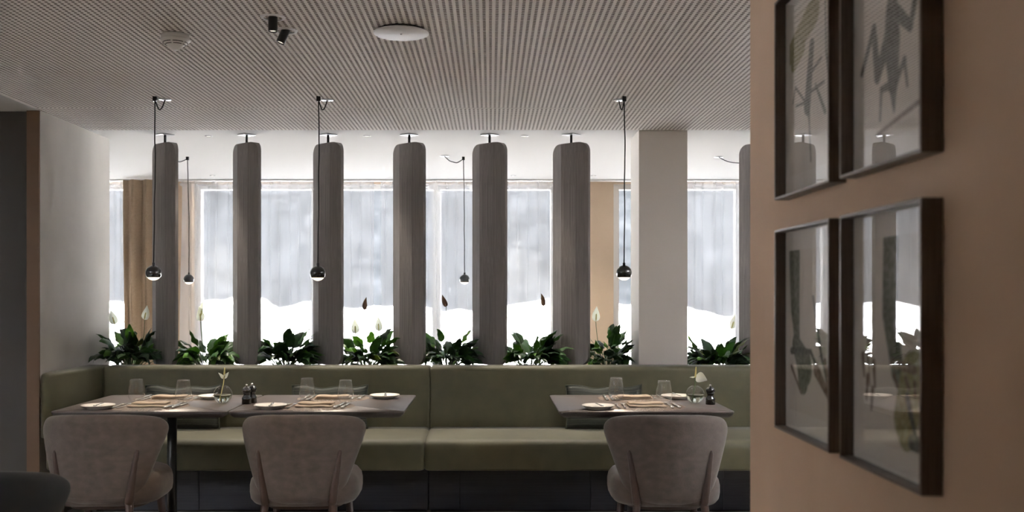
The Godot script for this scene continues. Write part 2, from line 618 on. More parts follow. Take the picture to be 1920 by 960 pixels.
	var hh := func(x: float, d: float) -> float:
		var t := (d - 70.0) / 60.0
		return -3.0 + 26.0 * t + land.get_noise_2d(x * 1.4, d * 1.4 + 300.0) * (3.0 + 6.0 * t)
	for j in 24:
		for i in 48:
			var dA := 70.0 + 80.0 * j / 24.0
			var dB := 70.0 + 80.0 * (j + 1) / 24.0
			var xA := lerpf(-140.0, 140.0, i / 48.0)
			var xB := lerpf(-140.0, 140.0, (i + 1) / 48.0)
			quad(hl, V(xA, hh.call(xA, dA), dA), V(xB, hh.call(xB, dA), dA), V(xB, hh.call(xB, dB), dB), V(xA, hh.call(xA, dB), dB))
	struct("hills", hl, M.hill)

# ---------------------------------------------------------------- curtains
func curtain_shape(x0: float, x1: float, d: float, wave: float, amp: float, y0: float, y1: float, s: int) -> SurfaceTool:
	var st := sten()
	var n := noise(0.9, 2, FastNoiseLite.TYPE_SIMPLEX_SMOOTH, s)
	var cols := int((x1 - x0) / 0.013)
	var rows := 10
	var at := func(i: int, j: int) -> Vector3:
		var x := lerpf(x0, x1, float(i) / cols)
		var v := float(j) / rows
		var ph := TAU * (x - x0) / wave + n.get_noise_2d(x * 2.0, v * 0.5) * 1.6 * (1.0 - v)
		var a := amp * (0.8 + 0.5 * n.get_noise_2d(x * 1.3 + 40.0, v * 0.8))
		var sw := sin(ph)
		return V(x + 0.021 * sin(2.0 * ph) * (1.0 - 0.3 * v), lerpf(y0, y1, v), d + a * (sw + 0.25 * sin(3.0 * ph)))
	for i in cols:
		for j in rows:
			quad(st, at.call(i, j), at.call(i + 1, j), at.call(i + 1, j + 1), at.call(i, j + 1))
	return st

func build_curtains() -> void:
	var top := CEIL - 0.014
	for c in [["sheer_curtain", -4.4, -3.24, "short white sheer panel behind the brown drape, next to the plaster wall end", 1],
			["sheer_curtain", -2.80, -1.05, "long white sheer panel with soft folds, between the brown drape and the meeting gap", 2],
			["sheer_curtain", -1.0, 0.62, "long white sheer panel behind the middle timber fins, ending at the tan wall", 3],
			["sheer_curtain", 1.70, 3.3, "white sheer panel visible just past the pillar, beside the picture wall", 4]]:
		var t := thing(c[0], c[3], "curtain", Vector3.ZERO, 0.0, "white sheers along the windows")
		obj("sheer_fabric", curtain_shape(c[1], c[2], 8.62, 0.185, 0.042, 0.02, top - 0.02, c[4]), M.sheer, t)
		obj("heading_tape", curtain_shape(c[1], c[2], 8.615, 0.185, 0.044, top - 0.045, top, c[4]), M.sheer, t)
	var dr := thing("drape", "heavy brown drape gathered in deep folds beside the window, behind the first fin", "curtain")
	obj("drape_fabric", curtain_shape(-3.29, -2.93, 8.50, 0.125, 0.05, 0.02, top, 9), M.drape, dr)

# ---------------------------------------------------------------- timber fins
func fin_shape(L: float, y0: float, y1: float) -> SurfaceTool:
	var st := sten()
	var R := 0.062
	var ss := []
	for i in 9:
		ss.append(-L * 0.5 + R * (1.0 - cos(PI * 0.5 * i / 8.0)))
	ss.append(-0.058)
	ss.append(0.058)
	for i in 9:
		ss.append(L * 0.5 - R * (1.0 - cos(PI * 0.5 * (8 - i) / 8.0)))
	ss.sort()
	var half := func(s: float) -> float:
		var t := clampf((absf(s) - 0.058) / (L * 0.5 - 0.058), 0.0, 1.0)
		return lerpf(0.034, 0.011, t)
	var drop := func(s: float) -> float:
		var q := maxf(absf(s) - (L * 0.5 - R), 0.0)
		return R - sqrt(maxf(R * R - q * q, 0.0))
	for i in ss.size() - 1:
		var a: float = ss[i]
		var b: float = ss[i + 1]
		if b - a < 1e-5:
			continue
		var g := 1 if b <= -0.0579 else (2 if a < 0.0579 else 3)
		var ta: float = half.call(a)
		var tb: float = half.call(b)
		var da: float = drop.call(a)
		var db: float = drop.call(b)
		st.set_smooth_group(g)
		quad(st, Vector3(a, y0 + da, ta), Vector3(b, y0 + db, tb), Vector3(b, y1 - db, tb), Vector3(a, y1 - da, ta))
		st.set_smooth_group(g + 3)
		quad(st, Vector3(b, y0 + db, -tb), Vector3(a, y0 + da, -ta), Vector3(a, y1 - da, -ta), Vector3(b, y1 - db, -tb))
		st.set_smooth_group(8)
		quad(st, Vector3(a, y1 - da, ta), Vector3(b, y1 - db, tb), Vector3(b, y1 - db, -tb), Vector3(a, y1 - da, -ta))
		quad(st, Vector3(a, y0 + da, -ta), Vector3(b, y0 + db, -tb), Vector3(b, y0 + db, tb), Vector3(a, y0 + da, ta))
	for e in [-1.0, 1.0]:
		st.set_smooth_group(8)
		var s: float = e * L * 0.5
		if e > 0:
			quad(st, Vector3(s, y0 + R, 0.011), Vector3(s, y0 + R, -0.011), Vector3(s, y1 - R, -0.011), Vector3(s, y1 - R, 0.011))
		else:
			quad(st, Vector3(s, y0 + R, -0.011), Vector3(s, y0 + R, 0.011), Vector3(s, y1 - R, 0.011), Vector3(s, y1 - R, -0.011))
	return st

const FIN_D := 6.17
const FIN_X := [-2.115, -1.584, -1.055, -0.528, -0.006, 0.525, 1.752]

func build_fins() -> void:
	var t := thing("timber_fin", "", "fin", V(FIN_X[0], 0, FIN_D), deg_to_rad(-41.5), "timber fins behind the banquette")
	obj("fin_blade", fin_shape(0.285, 0.852, 2.285), M.fin, t)
	var rod := sten()
	lathe(rod, [Vector2(0, 2.28), Vector2(0.0085, 2.28), Vector2(0.0085, CEIL - 0.004), Vector2(0, CEIL - 0.004)], 14)
	obj("rod", rod, M.black_metal, t)
	var pl := sten()
	slab(pl, 0.088, 0.088, 0.006, [[0.001, CEIL - 0.0055], [0.0, CEIL - 0.0045], [0.0, CEIL - 0.0005]])
	obj("ceiling_plate", pl, M.brushed, t)
	var foot := sten()
	lathe(foot, [Vector2(0, 0.79), Vector2(0.0085, 0.79), Vector2(0.0085, 0.86), Vector2(0, 0.86)], 14)
	obj("foot_rod", foot, M.black_metal, t)
	var labels := ["grey oak fin nearest the plaster wall end, in front of the brown drape",
		"grey oak fin standing second along from the plaster wall end",
		"grey oak fin with a ball pendant cord hanging before it, above the joined tables",
		"grey oak fin fourth along, above the seam of the green banquette back",
		"grey oak fin fifth along, in the bright middle of the sheer curtains",
		"broad grey oak fin covering the edge of the tan wall strip, before the pillar",
		"grey oak fin beyond the pillar, half hidden by the picture wall edge"]
	t.set_meta("label", labels[0])
	for i in range(1, 7):
		dup(t, V(FIN_X[i], 0, FIN_D), deg_to_rad(-41.5), labels[i])

# ---------------------------------------------------------------- lamps and fittings
func cord_line(a: Vector3, b: Vector3, sway: float, s: int) -> Array:
	var n := noise(1.0, 2, FastNoiseLite.TYPE_SIMPLEX_SMOOTH, s)
	var out := []
	for i in 25:
		var t := i / 24.0
		var p := a.lerp(b, t)
		p.x += sway * sin(PI * t) * (0.5 + n.get_noise_1d(t * 2.2))
		out.append(p)
	return out

func pendant(called_label: String, x: float, y: float, d: float, r: float, rose: Vector3, hook: Vector3, chrome: bool, s: int, energy: float) -> void:
	var at := V(x, y, d)
	var t := thing("ball_pendant", called_label, "pendant lamp", at, 0.0, "ball pendants on black cords")
	var rel := func(p: Vector3) -> Vector3: return p - at
	var prof := []
	prof.append(Vector2(0.0, -r * 0.50))
	for i in 23:
		var a := lerpf(-0.60, PI * 0.5, i / 22.0)
		prof.append(Vector2(maxf(cos(a) * r, 0.0), sin(a) * r))
	var body := sten()
	lathe(body, prof, 36)
	obj("globe", body, M.gloss_black if not chrome else M.grey_globe, t)
	var lens := sten()
	var lp := []
	for i in 13:
		var a := lerpf(-PI * 0.5, -0.62, i / 12.0)
		lp.append(Vector2(maxf(cos(a) * r * 0.965, 0.0), sin(a) * r * 0.965))
	lp.append(Vector2(0, -r * 0.54))
	lathe(lens, lp, 32)
	obj("lens", lens, M.lamp_glow, t)
	var cap := sten()
	lathe(cap, [Vector2(0, r * 0.96), Vector2(0.007, r * 0.96), Vector2(0.007, r + 0.012), Vector2(0.003, r + 0.016), Vector2(0, r + 0.016)], 14)
	obj("cap", cap, M.black_metal, t)
	var hk: Vector3 = rel.call(hook)
	var rs: Vector3 = rel.call(rose)
	var c := sten()
	tube(c, cord_line(hk + Vector3(0, -0.018, 0), Vector3(0, r + 0.012, 0), 0.006, s), [0.0032], 8)
	var mid := (hk + rs) * 0.5 + Vector3(0, -0.062 if hk.distance_to(rs) < 0.1 else -0.045, 0)
	tube(c, curve([hk + Vector3(0, -0.016, 0), hk.lerp(mid, 0.6) + Vector3(0, -0.018, 0), mid, rs.lerp(mid, 0.5) + Vector3(0, -0.012, 0), rs + Vector3(0, -0.004, 0)], 20), [0.0032], 8)
	obj("cord", c, M.slot_black, t)
	var h := sten()
	slab(h, 0.021, 0.021, 0.005, [[0.002, hk.y - 0.026], [0.0, hk.y - 0.024], [0.0, hk.y - 0.0005]], Vector3(hk.x, 0, hk.z))
	obj("cord_hook", h, M.black_metal, t)
	var ro := sten()
	lathe(ro, [Vector2(0, -0.005), Vector2(0.03, -0.005), Vector2(0.033, -0.003), Vector2(0.033, -0.0005), Vector2(0, -0.0005)], 28, Transform3D(Basis(), rs))
	obj("ceiling_rose", ro, M.brushed, t)
	var l := SpotLight3D.new()
	l.name = "pendant_light"
	l.position = Vector3(0, -r - 0.006, 0)
	l.rotation.x = -PI * 0.5
	l.light_color = c8(255, 236, 212) if not chrome else c8(255, 246, 236)
	l.light_energy = energy
	l.light_size = 0.03
	l.spot_angle = 62.0 if not chrome else 44.0
	l.spot_angle_attenuation = 0.8
	l.spot_range = 6.0
	l.spot_attenuation = 2.0
	l.shadow_enabled = true
	t.add_child(l, true)

func build_pendants() -> void:
	var c := CEIL
	pendant("black ball pendant over the table beside the plaster wall end, cord before the first fin", -1.764, 1.418, 4.97, 0.0405, V(-1.735, c, 5.06), V(-1.764, c, 4.99), false, 1, PEND)
	pendant("black ball pendant over the table with the single bare plate, cord before the third fin", -0.904, 1.416, 4.97, 0.0405, V(-0.872, c, 5.07), V(-0.904, c, 4.99), false, 2, PEND)
	pendant("black ball pendant hanging before the pillar, over the table that stands alone", 0.699, 1.418, 4.97, 0.0405, V(0.686, c, 5.07), V(0.703, c, 4.99), false, 3, PEND)
	pendant("small grey ball pendant close to the curtains, between the first and second fins", -2.28, 1.419, 7.175, 0.0385, V(-2.41, c, 7.0), V(-2.29, c, 7.175), true, 4, REAR)
	pendant("small grey ball pendant close to the curtains, between the fourth and fifth fins", -0.196, 1.419, 7.175, 0.0385, V(-0.345, c, 7.12), V(-0.205, c, 7.175), true, 5, REAR)
	pendant("ball pendant behind the fin beyond the pillar, only its looped ceiling cord showing", 1.985, 1.419, 7.175, 0.0385, V(1.725, c, 7.175), V(1.985, c, 7.175), true, 6, REAR)

func can_spot(label: String, x: float, d: float, tilt: Vector3) -> void:
	var t := thing("ceiling_spot", label, "spotlight", V(x, CEIL, d), 0.0, "swivel spots in the perforated ceiling")
	var ring := sten()
	lathe(ring, [Vector2(0.033, -0.0005), Vector2(0.034, -0.005), Vector2(0.038, -0.006), Vector2(0.045, -0.004), Vector2(0.0473, -0.0005)], 36)
	obj("trim_ring", ring, M.white_disc, t)
	var well := sten()
	lathe(well, [Vector2(0, 0.055), Vector2(0.033, 0.055), Vector2(0.0335, -0.004)], 28)
	lathe(well, [Vector2(0.0338, -0.004), Vector2(0.0335, 0.0555), Vector2(0, 0.0555)], 28)
	obj("well", well, M.slot_black, t)
	var b := Basis.from_euler(tilt)
	var tf := Transform3D(b, Vector3(0, 0.0, 0))
	var cyl := sten()
	lathe(cyl, [Vector2(0.0145, -0.048), Vector2(0.0145, -0.055), Vector2(0.0165, -0.055), Vector2(0.0172, -0.053), Vector2(0.0172, 0.03), Vector2(0.0, 0.03)], 28, tf)
	obj("barrel", cyl, M.black_metal, t)
	var lens := sten()
	lathe(lens, [Vector2(0, -0.051), Vector2(0.0145, -0.050), Vector2(0.0145, -0.046), Vector2(0, -0.046)], 24, tf)
	obj("lens", lens, M.lamp_glow, t)
	var l := SpotLight3D.new()
	l.name = "spot_beam"
	l.transform = Transform3D(b * Basis.from_euler(Vector3(-PI * 0.5, 0, 0)), b * Vector3(0, -0.06, 0))
	l.light_color = c8(255, 222, 184)
	l.light_energy = SPOT
	l.light_size = 0.012
	l.spot_angle = 32.0
	l.spot_angle_attenuation = 0.9
	l.spot_range = 8.0
	l.spot_attenuation = 2.0
	l.shadow_enabled = true
	t.add_child(l, true)

func build_ceiling_fittings() -> void:
	can_spot("black swivel spot pointing straight down in its white ceiling ring", -0.816, 3.56, Vector3.ZERO)
	can_spot("black swivel spot tilted to one side in its white ceiling ring", -0.807, 3.74, Vector3(-0.12, 0, -0.36))
	# smoke detector
	var sd := thing("smoke_detector", "white conical smoke detector with dark slots under the perforated ceiling", "smoke detector", V(-1.261, CEIL, 3.80))
	var base := sten()
	lathe(base, [Vector2(0.0, -0.018), Vector2(0.054, -0.018), Vector2(0.055, -0.016), Vector2(0.053, -0.0005), Vector2(0, -0.0005)], 40)
	obj("base", base, M.white_plastic, sd)
	var cone := sten()
	lathe(cone, [Vector2(0, -0.062), Vector2(0.008, -0.0615), Vector2(0.02, -0.055), Vector2(0.022, -0.0535), Vector2(0.05, -0.032), Vector2(0.0575, -0.024), Vector2(0.0585, -0.020), Vector2(0.056, -0.018), Vector2(0, -0.018)], 44)
	obj("cover", cone, M.white_plastic, sd)
	var sl := sten()
	for ring_i in 2:
		var rr := 0.0475 - ring_i * 0.0095
		var yy := -0.0345 - ring_i * 0.0071
		for q in 6:
			var pts := []
			for i in 9:
				var a := TAU / 6.0 * q + 0.09 + (TAU / 6.0 - 0.18) * i / 8.0 + PI / 2
				pts.append(Vector3(cos(a) * rr, yy, -sin(a) * rr))
			tube(sl, pts, [0.0016], 6)
	obj("vent_slots", sl, M.slot_black, sd)
	var tip := sten()
	lathe(tip, [Vector2(0, -0.0655), Vector2(0.006, -0.0648), Vector2(0.010, -0.0615), Vector2(0, -0.060)], 24)
	obj("sensor_tip", tip, M.white_disc, sd)
	# round cover
	var sp := thing("ceiling_disc", "large flat white round cover hung just below the perforated ceiling", "ceiling cover", V(-0.352, CEIL, 3.74))
	var pl := sten()
	lathe(pl, [Vector2(0, -0.014), Vector2(0.106, -0.014), Vector2(0.1085, -0.0125), Vector2(0.1085, -0.010), Vector2(0.106, -0.009), Vector2(0, -0.009)], 64)
	obj("plate", pl, M.white_disc, sp)
	var neck := sten()
	lathe(neck, [Vector2(0, -0.009), Vector2(0.095, -0.009), Vector2(0.095, -0.0005), Vector2(0, -0.0005)], 48)
	obj("collar", neck, M.slot_black, sp)
	var scr := sten()
	lathe(scr, [Vector2(0, -0.017), Vector2(0.0025, -0.017), Vector2(0.004, -0.0155), Vector2(0.0045, -0.014), Vector2(0, -0.014)], 20)
	obj("screw", scr, M.brushed, sp)
	# little recessed lights in the plain ceiling behind the fins
	var spots := [[-1.85, 6.23, "tiny recessed downlight in the white ceiling between the first and second fins"],
		[-0.81, 6.23, "tiny recessed downlight in the white ceiling between the third and fourth fins"],
		[0.225, 6.23, "tiny recessed downlight in the white ceiling between the fifth and sixth fins"],
		[2.30, 6.23, "tiny recessed downlight in the white ceiling far beyond the pillar"],
		[-2.43, 8.3, "tiny recessed downlight near the curtain track beside the second fin"],
		[0.2, 8.3, "tiny recessed downlight near the curtain track behind the middle fins"],
		[0.9, 8.3, "tiny recessed downlight washing the tan wall strip"],
		[-3.25, 8.05, "tiny recessed downlight near the curtain track by the plaster wall end"]]
	for s in spots:
		var front: bool = s[1] < 7.0
		var t := thing("downlight", s[2], "downlight", V(s[0], CEIL, s[1]), 0.0, "recessed downlights by the windows")
		var rg := sten()
		lathe(rg, [Vector2(0.016, -0.001), Vector2(0.017, -0.004), Vector2(0.024, -0.0025), Vector2(0.025, -0.0003)], 28)
		obj("bezel", rg, M.grey_fixture, t)
		var cn := sten()
		lathe(cn, [Vector2(0, -0.002), Vector2(0.016, -0.002), Vector2(0.016, -0.0004), Vector2(0, -0.0004)], 24)
		obj("diffuser", cn, M.lamp_glow, t)
		var l := SpotLight3D.new()
		l.name = "downlight_beam"
		l.position = Vector3(0, -0.012, 0)
		l.rotation.x = -PI * 0.5 + (deg_to_rad(19.0) if front else 0.0)
		if front:
			l.rotation = Vector3(-PI * 0.5 + deg_to_rad(19.0), PI, 0)
		l.light_color = c8(255, 244, 228)
		l.light_energy = SEAT_LIGHT if front else WASH
		l.light_size = 0.03
		l.spot_angle = 30.0 if front else 34.0
		l.spot_angle_attenuation = 1.0
		l.spot_range = 8.0
		l.spot_attenuation = 2.0
		l.shadow_enabled = true
		t.add_child(l, true)

func build_fill_lamps() -> void:   # added fill lamps in ceiling fittings, all out of view
	var names := ["added round ceiling fill lamp in the unseen side room", "added round ceiling fill lamp behind the camera", "added round ceiling fill lamp over the unseen dining corner"]
	var spots := [[-3.2, 0.4], [-0.6, -0.8], [-3.6, 3.4]]
	for i in spots.size():
		var t := thing("added_ceiling_lamp", names[i], "fill lamp", V(spots[i][0], CEIL, spots[i][1]), 0.0, "added ceiling fill lamps out of view")
		var b := sten()
		lathe(b, [Vector2(0.15, -0.05), Vector2(0.162, -0.05), Vector2(0.165, -0.045), Vector2(0.165, -0.0005), Vector2(0, -0.0005)], 40)
		obj("housing", b, M.white_plastic, t)
		var df := sten()
		lathe(df, [Vector2(0, -0.052), Vector2(0.15, -0.05), Vector2(0.15, -0.02), Vector2(0, -0.02)], 40)
		obj("diffuser", df, M.lamp_glow, t)
		var l := AreaLight3D.new()
		l.name = "fill_light"
		l.area_size = Vector2(0.28, 0.28)
		l.position = Vector3(0, -0.06, 0)
		l.rotation.x = -PI * 0.5
		l.light_color = c8(255, 243, 230)
		l.light_energy = ROOM_FILL
		l.area_range = 12.0
		l.shadow_enabled = true
		t.add_child(l, true)

func build_fill_uplighters() -> void:   # added lamps out of view that brighten the room by way of the ceiling
	var names := ["added standing uplighter out of view in the side room", "added standing uplighter hidden behind the picture wall"]
	var spots := [[-3.7, 0.9], [2.7, 3.6]]
	for i in spots.size():
		var t := thing("added_uplighter", names[i], "floor lamp", V(spots[i][0], 0, spots[i][1]), 0.0, "added uplighters out of view")
		var p := sten()
		lathe(p, [Vector2(0, 0), Vector2(0.15, 0), Vector2(0.15, 0.012), Vector2(0.012, 0.022), Vector2(0.012, 1.66), Vector2(0, 1.66)], 28)
		obj("pole", p, M.black_metal, t)
		var b := sten()
		lathe(b, [Vector2(0, 1.655), Vector2(0.03, 1.655), Vector2(0.15, 1.73), Vector2(0.147, 1.732), Vector2(0.028, 1.667), Vector2(0, 1.667)], 32)
		obj("shade", b, M.white_plastic, t)
		var bu := sten()
		lathe(bu, [Vector2(0, 1.668), Vector2(0.02, 1.672), Vector2(0.028, 1.69), Vector2(0.02, 1.706), Vector2(0, 1.712)], 24)
		obj("bulb", bu, M.lamp_glow, t)
		var l := SpotLight3D.new()
		l.name = "fill_light"
		l.position = Vector3(0, 1.735, 0)
		l.rotation.x = PI * 0.5
		l.light_color = c8(246, 249, 255)
		l.light_energy = UPLIGHT_FILL * [1.0, 0.62][i]
		l.light_size = 0.03
		l.spot_angle = 72.0
		l.spot_angle_attenuation = 0.6
		l.spot_range = 12.0
		l.spot_attenuation = 2.0
		l.shadow_enabled = true
		t.add_child(l, true)

# ---------------------------------------------------------------- seating
func back_profile() -> PackedVector2Array:
	var p := [Vector2(-5.99, 0.312), Vector2(-5.828, 0.312), Vector2(-5.828, 0.47)]
	p.append_array(arc2(Vector2(-5.868, 0.832), 0.032, 0, 90, 6))
	p.append_array(arc2(Vector2(-5.972, 0.846), 0.018, 90, 180, 4))
	return PackedVector2Array(p)

func seat_profile() -> PackedVector2Array:
	var p := [Vector2(-5.826, 0.312)]
	p.append_array(arc2(Vector2(-5.348, 0.328), 0.016, -90, 0, 3))
	p.append_array(arc2(Vector2(-5.385, 0.432), 0.053, 0, 90, 7))
	p.append_array([Vector2(-5.52, 0.493), Vector2(-5.68, 0.496), Vector2(-5.826, 0.493)])
	return PackedVector2Array(p)

func banquette_unit(label: String, x0: float, x1: float, panels: Array, seat_x0: float) -> Node3D:
	var t := thing("banquette", label, "banquette", V((x0 + x1) * 0.5, 0, 5.6), 0.0, "olive upholstered wall seating")
	var off := -t.position
	var holder := func(st: SurfaceTool, called: String, m: Material) -> void:
		var o := obj(called, st, m, t)
		o.position = off
	var b := sten()
	sweep_x(b, back_profile(), x0, x1, 0.02, 0.010)
	holder.call(b, "backrest", M.olive)
	var s := sten()
	sweep_x(s, seat_profile(), seat_x0, x1, 0.025, 0.012)
	holder.call(s, "seat", M.olive)
	for p in panels:
		var q := sten()
		dbox(q, p[0] + 0.002, p[1] - 0.002, 0.012, 0.306, 5.70, 5.72)
		holder.call(q, "plinth_panel", M.plinth)
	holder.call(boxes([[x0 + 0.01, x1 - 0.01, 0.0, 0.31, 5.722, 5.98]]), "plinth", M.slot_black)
	return t

func build_banquettes() -> void:
	var a := banquette_unit("olive banquette behind the two joined tables, with a corner return against the plaster wall end", -2.385, -0.373, [[-2.38, -1.75], [-1.75, -1.08], [-1.08, -0.375]], -2.50)
	var c := sten()
	var plan := PackedVector2Array([Vector2(-2.545, 5.99), Vector2(-2.545, 5.42), Vector2(-2.530, 5.345), Vector2(-2.512, 5.318), Vector2(-2.490, 5.315), Vector2(-2.474, 5.335), Vector2(-2.448, 5.45), Vector2(-2.418, 5.66), Vector2(-2.396, 5.80), Vector2(-2.388, 5.83), Vector2(-2.388, 5.99)])
	sweep_y(c, plan, 0.50, 0.864, 0.022)
	var o := obj("corner_backrest", c, M.olive, a)
	o.position = -a.position
	banquette_unit("olive banquette behind the table that stands alone, running past the picture wall", -0.371, 3.2, [[-0.37, -0.185], [-0.185, 0.60], [0.60, 1.40], [1.40, 2.2], [2.2, 3.19]], -0.371)

func pillow_shape(w: float, h: float, t: float) -> ArrayMesh:
	var nu := 24
	var nv := 14
	var pt := func(i: int, j: int, side: float) -> Vector3:
		var u := -1.0 + 2.0 * i / nu
		var v := -1.0 + 2.0 * j / nv
		var th := pow(maxf((1.0 - pow(absf(u), 2.6)) * (1.0 - pow(absf(v), 2.2)), 0.0), 0.5)
		var x := u * w * 0.5 * (1.0 - 0.045 * (1.0 - v * v))
		var y := v * h * 0.5 * (1.0 - 0.13 * (1.0 - u * u) * (1.0 if v > 0 else 0.25))
		return Vector3(x, y + 0.006 * sin(u * 7.0) * maxf(v, 0.0), side * t * 0.5 * th * (1.0 + 0.25 * (-v)))
	var st := sten()
	for i in nu:
		for j in nv:
			for side in [1.0, -1.0]:
				var ids := [[i, j], [i + 1, j], [i + 1, j + 1], [i, j + 1]]
				if side < 0:
					ids = [[i, j], [i, j + 1], [i + 1, j + 1], [i + 1, j]]
				for k in [0, 2, 1, 0, 3, 2]:
					st.set_uv(Vector2(float(ids[k][0]) / nu, 1.0 - float(ids[k][1]) / nv))
					st.add_vertex(pt.call(ids[k][0], ids[k][1], side))
	st.generate_normals()
	st.index()
	return st.commit()

func build_cushions() -> void:
	var shape := pillow_shape(0.465, 0.268, 0.11)
	var piping := sten()
	var pts := []
	for e in 4:
		for i in 14:
			var k := -1.0 + 2.0 * i / 14.0
			var u: float = [k, 1.0, -k, -1.0][e]
			var v: float = [-1.0, k, 1.0, -k][e]
			pts.append(Vector3(u * 0.2325 * (1.0 - 0.045 * (1.0 - v * v)), v * 0.134 * (1.0 - 0.13 * (1.0 - u * u) * (1.0 if v > 0 else 0.25)) + 0.006 * sin(u * 7.0) * maxf(v, 0.0), 0))
	pts.append(pts[0])
	tube(piping, pts, [0.0032], 6)
	var first: Node3D = null
	for s in [[-1.862, "striped dark velvet cushion behind the table at the plaster wall end"], [-0.972, "striped dark velvet cushion behind the table with the seam of the banquette"], [0.686, "striped dark velvet cushion behind the table that stands alone"]]:
		var at := V(s[0], 0.626, 5.735)
		if first:
			dup(first, at, 0.0, s[1]).rotation.x = -0.14
			continue
		first = thing("cushion", s[1], "cushion", at, 0.0, "striped cushions on the banquette")
		first.rotation.x = -0.14
		obj("cover", shape, M.cushion, first)
		obj("piping", piping, M.cushion, first)

func chair_back() -> SurfaceTool:
	var half := [Vector3(0, 0.392, 0), Vector3(0.09, 0.392, 0), Vector3(0.15, 0.399, 0), Vector3(0.180, 0.430, 0), Vector3(0.206, 0.49, 0), Vector3(0.240, 0.59, 0), Vector3(0.264, 0.665, 0), Vector3(0.272, 0.708, 0), Vector3(0.258, 0.741, 0), Vector3(0.218, 0.765, 0), Vector3(0.12, 0.783, 0), Vector3(0, 0.788, 0)]
	var fine := curve(half, 36)
	var outline := []
	for p in fine:
		outline.append(Vector2(p.x * 1.02, p.y))
	for i in range(fine.size() - 2, 0, -1):
		outline.append(Vector2(-fine[i].x * 1.02, fine[i].y))
	var c := Vector2(0, 0.60)
	var R := [0.0, 0.25, 0.5, 0.7, 0.83, 0.91, 0.955, 0.982, 0.995, 1.0]
	var n := outline.size()
	var st := sten()
	var pt := func(i: int, r: float, side: float) -> Vector3:
		var q: Vector2 = c + (outline[i % n] - c) * r
		var e := maxf(1.0 - pow(r, 14.0), 0.0)
		var th := 0.029 * sqrt(e) if r < 1.0 else 0.0
		return Vector3(q.x, q.y, back_z(q.x, q.y) + side * th)
	for k in R.size() - 1:
		for i in n:
			for side in [1.0, -1.0]:
				var a: Vector3 = pt.call(i, R[k], side)
				var b: Vector3 = pt.call(i, R[k + 1], side)
				var d: Vector3 = pt.call(i + 1, R[k + 1], side)
				var e: Vector3 = pt.call(i + 1, R[k], side)
				if side > 0:
					if k > 0:
						tri(st, a, b, d)
						tri(st, a, d, e)
					else:
						tri(st, a, b, d)
				else:
					if k > 0:
						tri(st, a, d, b)
						tri(st, a, e, d)
					else:
						tri(st, a, d, b)
	return st

func back_z(x: float, y: float) -> float:
	return 0.196 + 0.12 * (y - 0.4) - 2.0 * x * x * (0.75 + 0.5 * (y - 0.4) / 0.4)

func make_chair(label: String, fabric: Material, wood: Material, at: Vector3, turn: float, group: String) -> Node3D:
	var t := thing("tub_chair", label, "chair", at, turn, group)
	obj("backrest", chair_back(), fabric, t)
	var s := sten()
	slab(s, 0.49, 0.47, 0.17, [[0.05, 0.372], [0.018, 0.378], [0.004, 0.395], [0.0, 0.42], [0.0, 0.452], [0.006, 0.478], [0.022, 0.498], [0.05, 0.509], [0.10, 0.515], [0.16, 0.517]], Vector3(0, 0, -0.03), 8)
	obj("seat", s, fabric, t)
	var pip := sten()
	var ring := []
	for i in 15:
		var x := lerpf(-0.168, 0.168, i / 14.0)
		ring.append(Vector3(x, 0.42, back_z(x, 0.42) + 0.0285))
	tube(pip, ring, [0.0014], 6)
	obj("seam", pip, fabric, t)
	var f := sten()
	slab(f, 0.34, 0.32, 0.12, [[0.0, 0.352], [0.0, 0.376]], Vector3(0, 0, -0.03), 6)
	obj("seat_frame", f, wood, t)
	for sx in [-1.0, 1.0]:
		var l := sten()
		var top := Vector3(sx * 0.179, 0.625, back_z(0.179, 0.625) + 0.027)
		var joint := Vector3(sx * 0.148, 0.405, back_z(0.148, 0.405) + 0.031)
		var low := Vector3(sx * 0.150, 0.36, joint.z + 0.004)
		var pts := curve([top, top.lerp(joint, 0.5) + Vector3(0, 0, 0.004), joint, low, Vector3(sx * 0.19, 0.0, 0.29)], 20)
		var rad := []
		for i in pts.size():
			var k := float(i) / (pts.size() - 1)
			rad.append(lerpf(0.0105, 0.0195, smoothstep(0.0, 0.55, k)) if k < 0.6 else lerpf(0.0195, 0.012, (k - 0.6) / 0.4))
		rad[0] = 0.006
		rad[1] = 0.0108
		tube(l, pts, rad, 12)
		obj("leg", l, wood, t)
		var g := sten()
		tube(g, [Vector3(sx * 0.165, 0.372, -0.175), Vector3(sx * 0.18, 0.2, -0.19), Vector3(sx * 0.195, 0.0, -0.205)], [0.019, 0.016, 0.011], 12)
		obj("leg", g, wood, t)
	return t

func build_chairs() -> void:
	var grp := "taupe tub chairs drawn up to the tables"
	var c := make_chair("taupe velvet tub chair at the table by the plaster wall end", M.velvet, M.leg_wood, V(-1.732, 0, 4.335), deg_to_rad(2.0), grp)
	dup(c, V(-0.840, 0, 4.335), deg_to_rad(1.0), "taupe velvet tub chair at the joined table nearer the banquette seam")
	dup(c, V(0.787, 0, 4.325), deg_to_rad(-1.0), "taupe velvet tub chair at the table that stands alone")
	make_chair("dark velvet tub chair close to the camera, only its rounded back showing", M.dark_velvet, M.leg_wood, V(-1.575, 0, 3.02), deg_to_rad(-4.0), "")

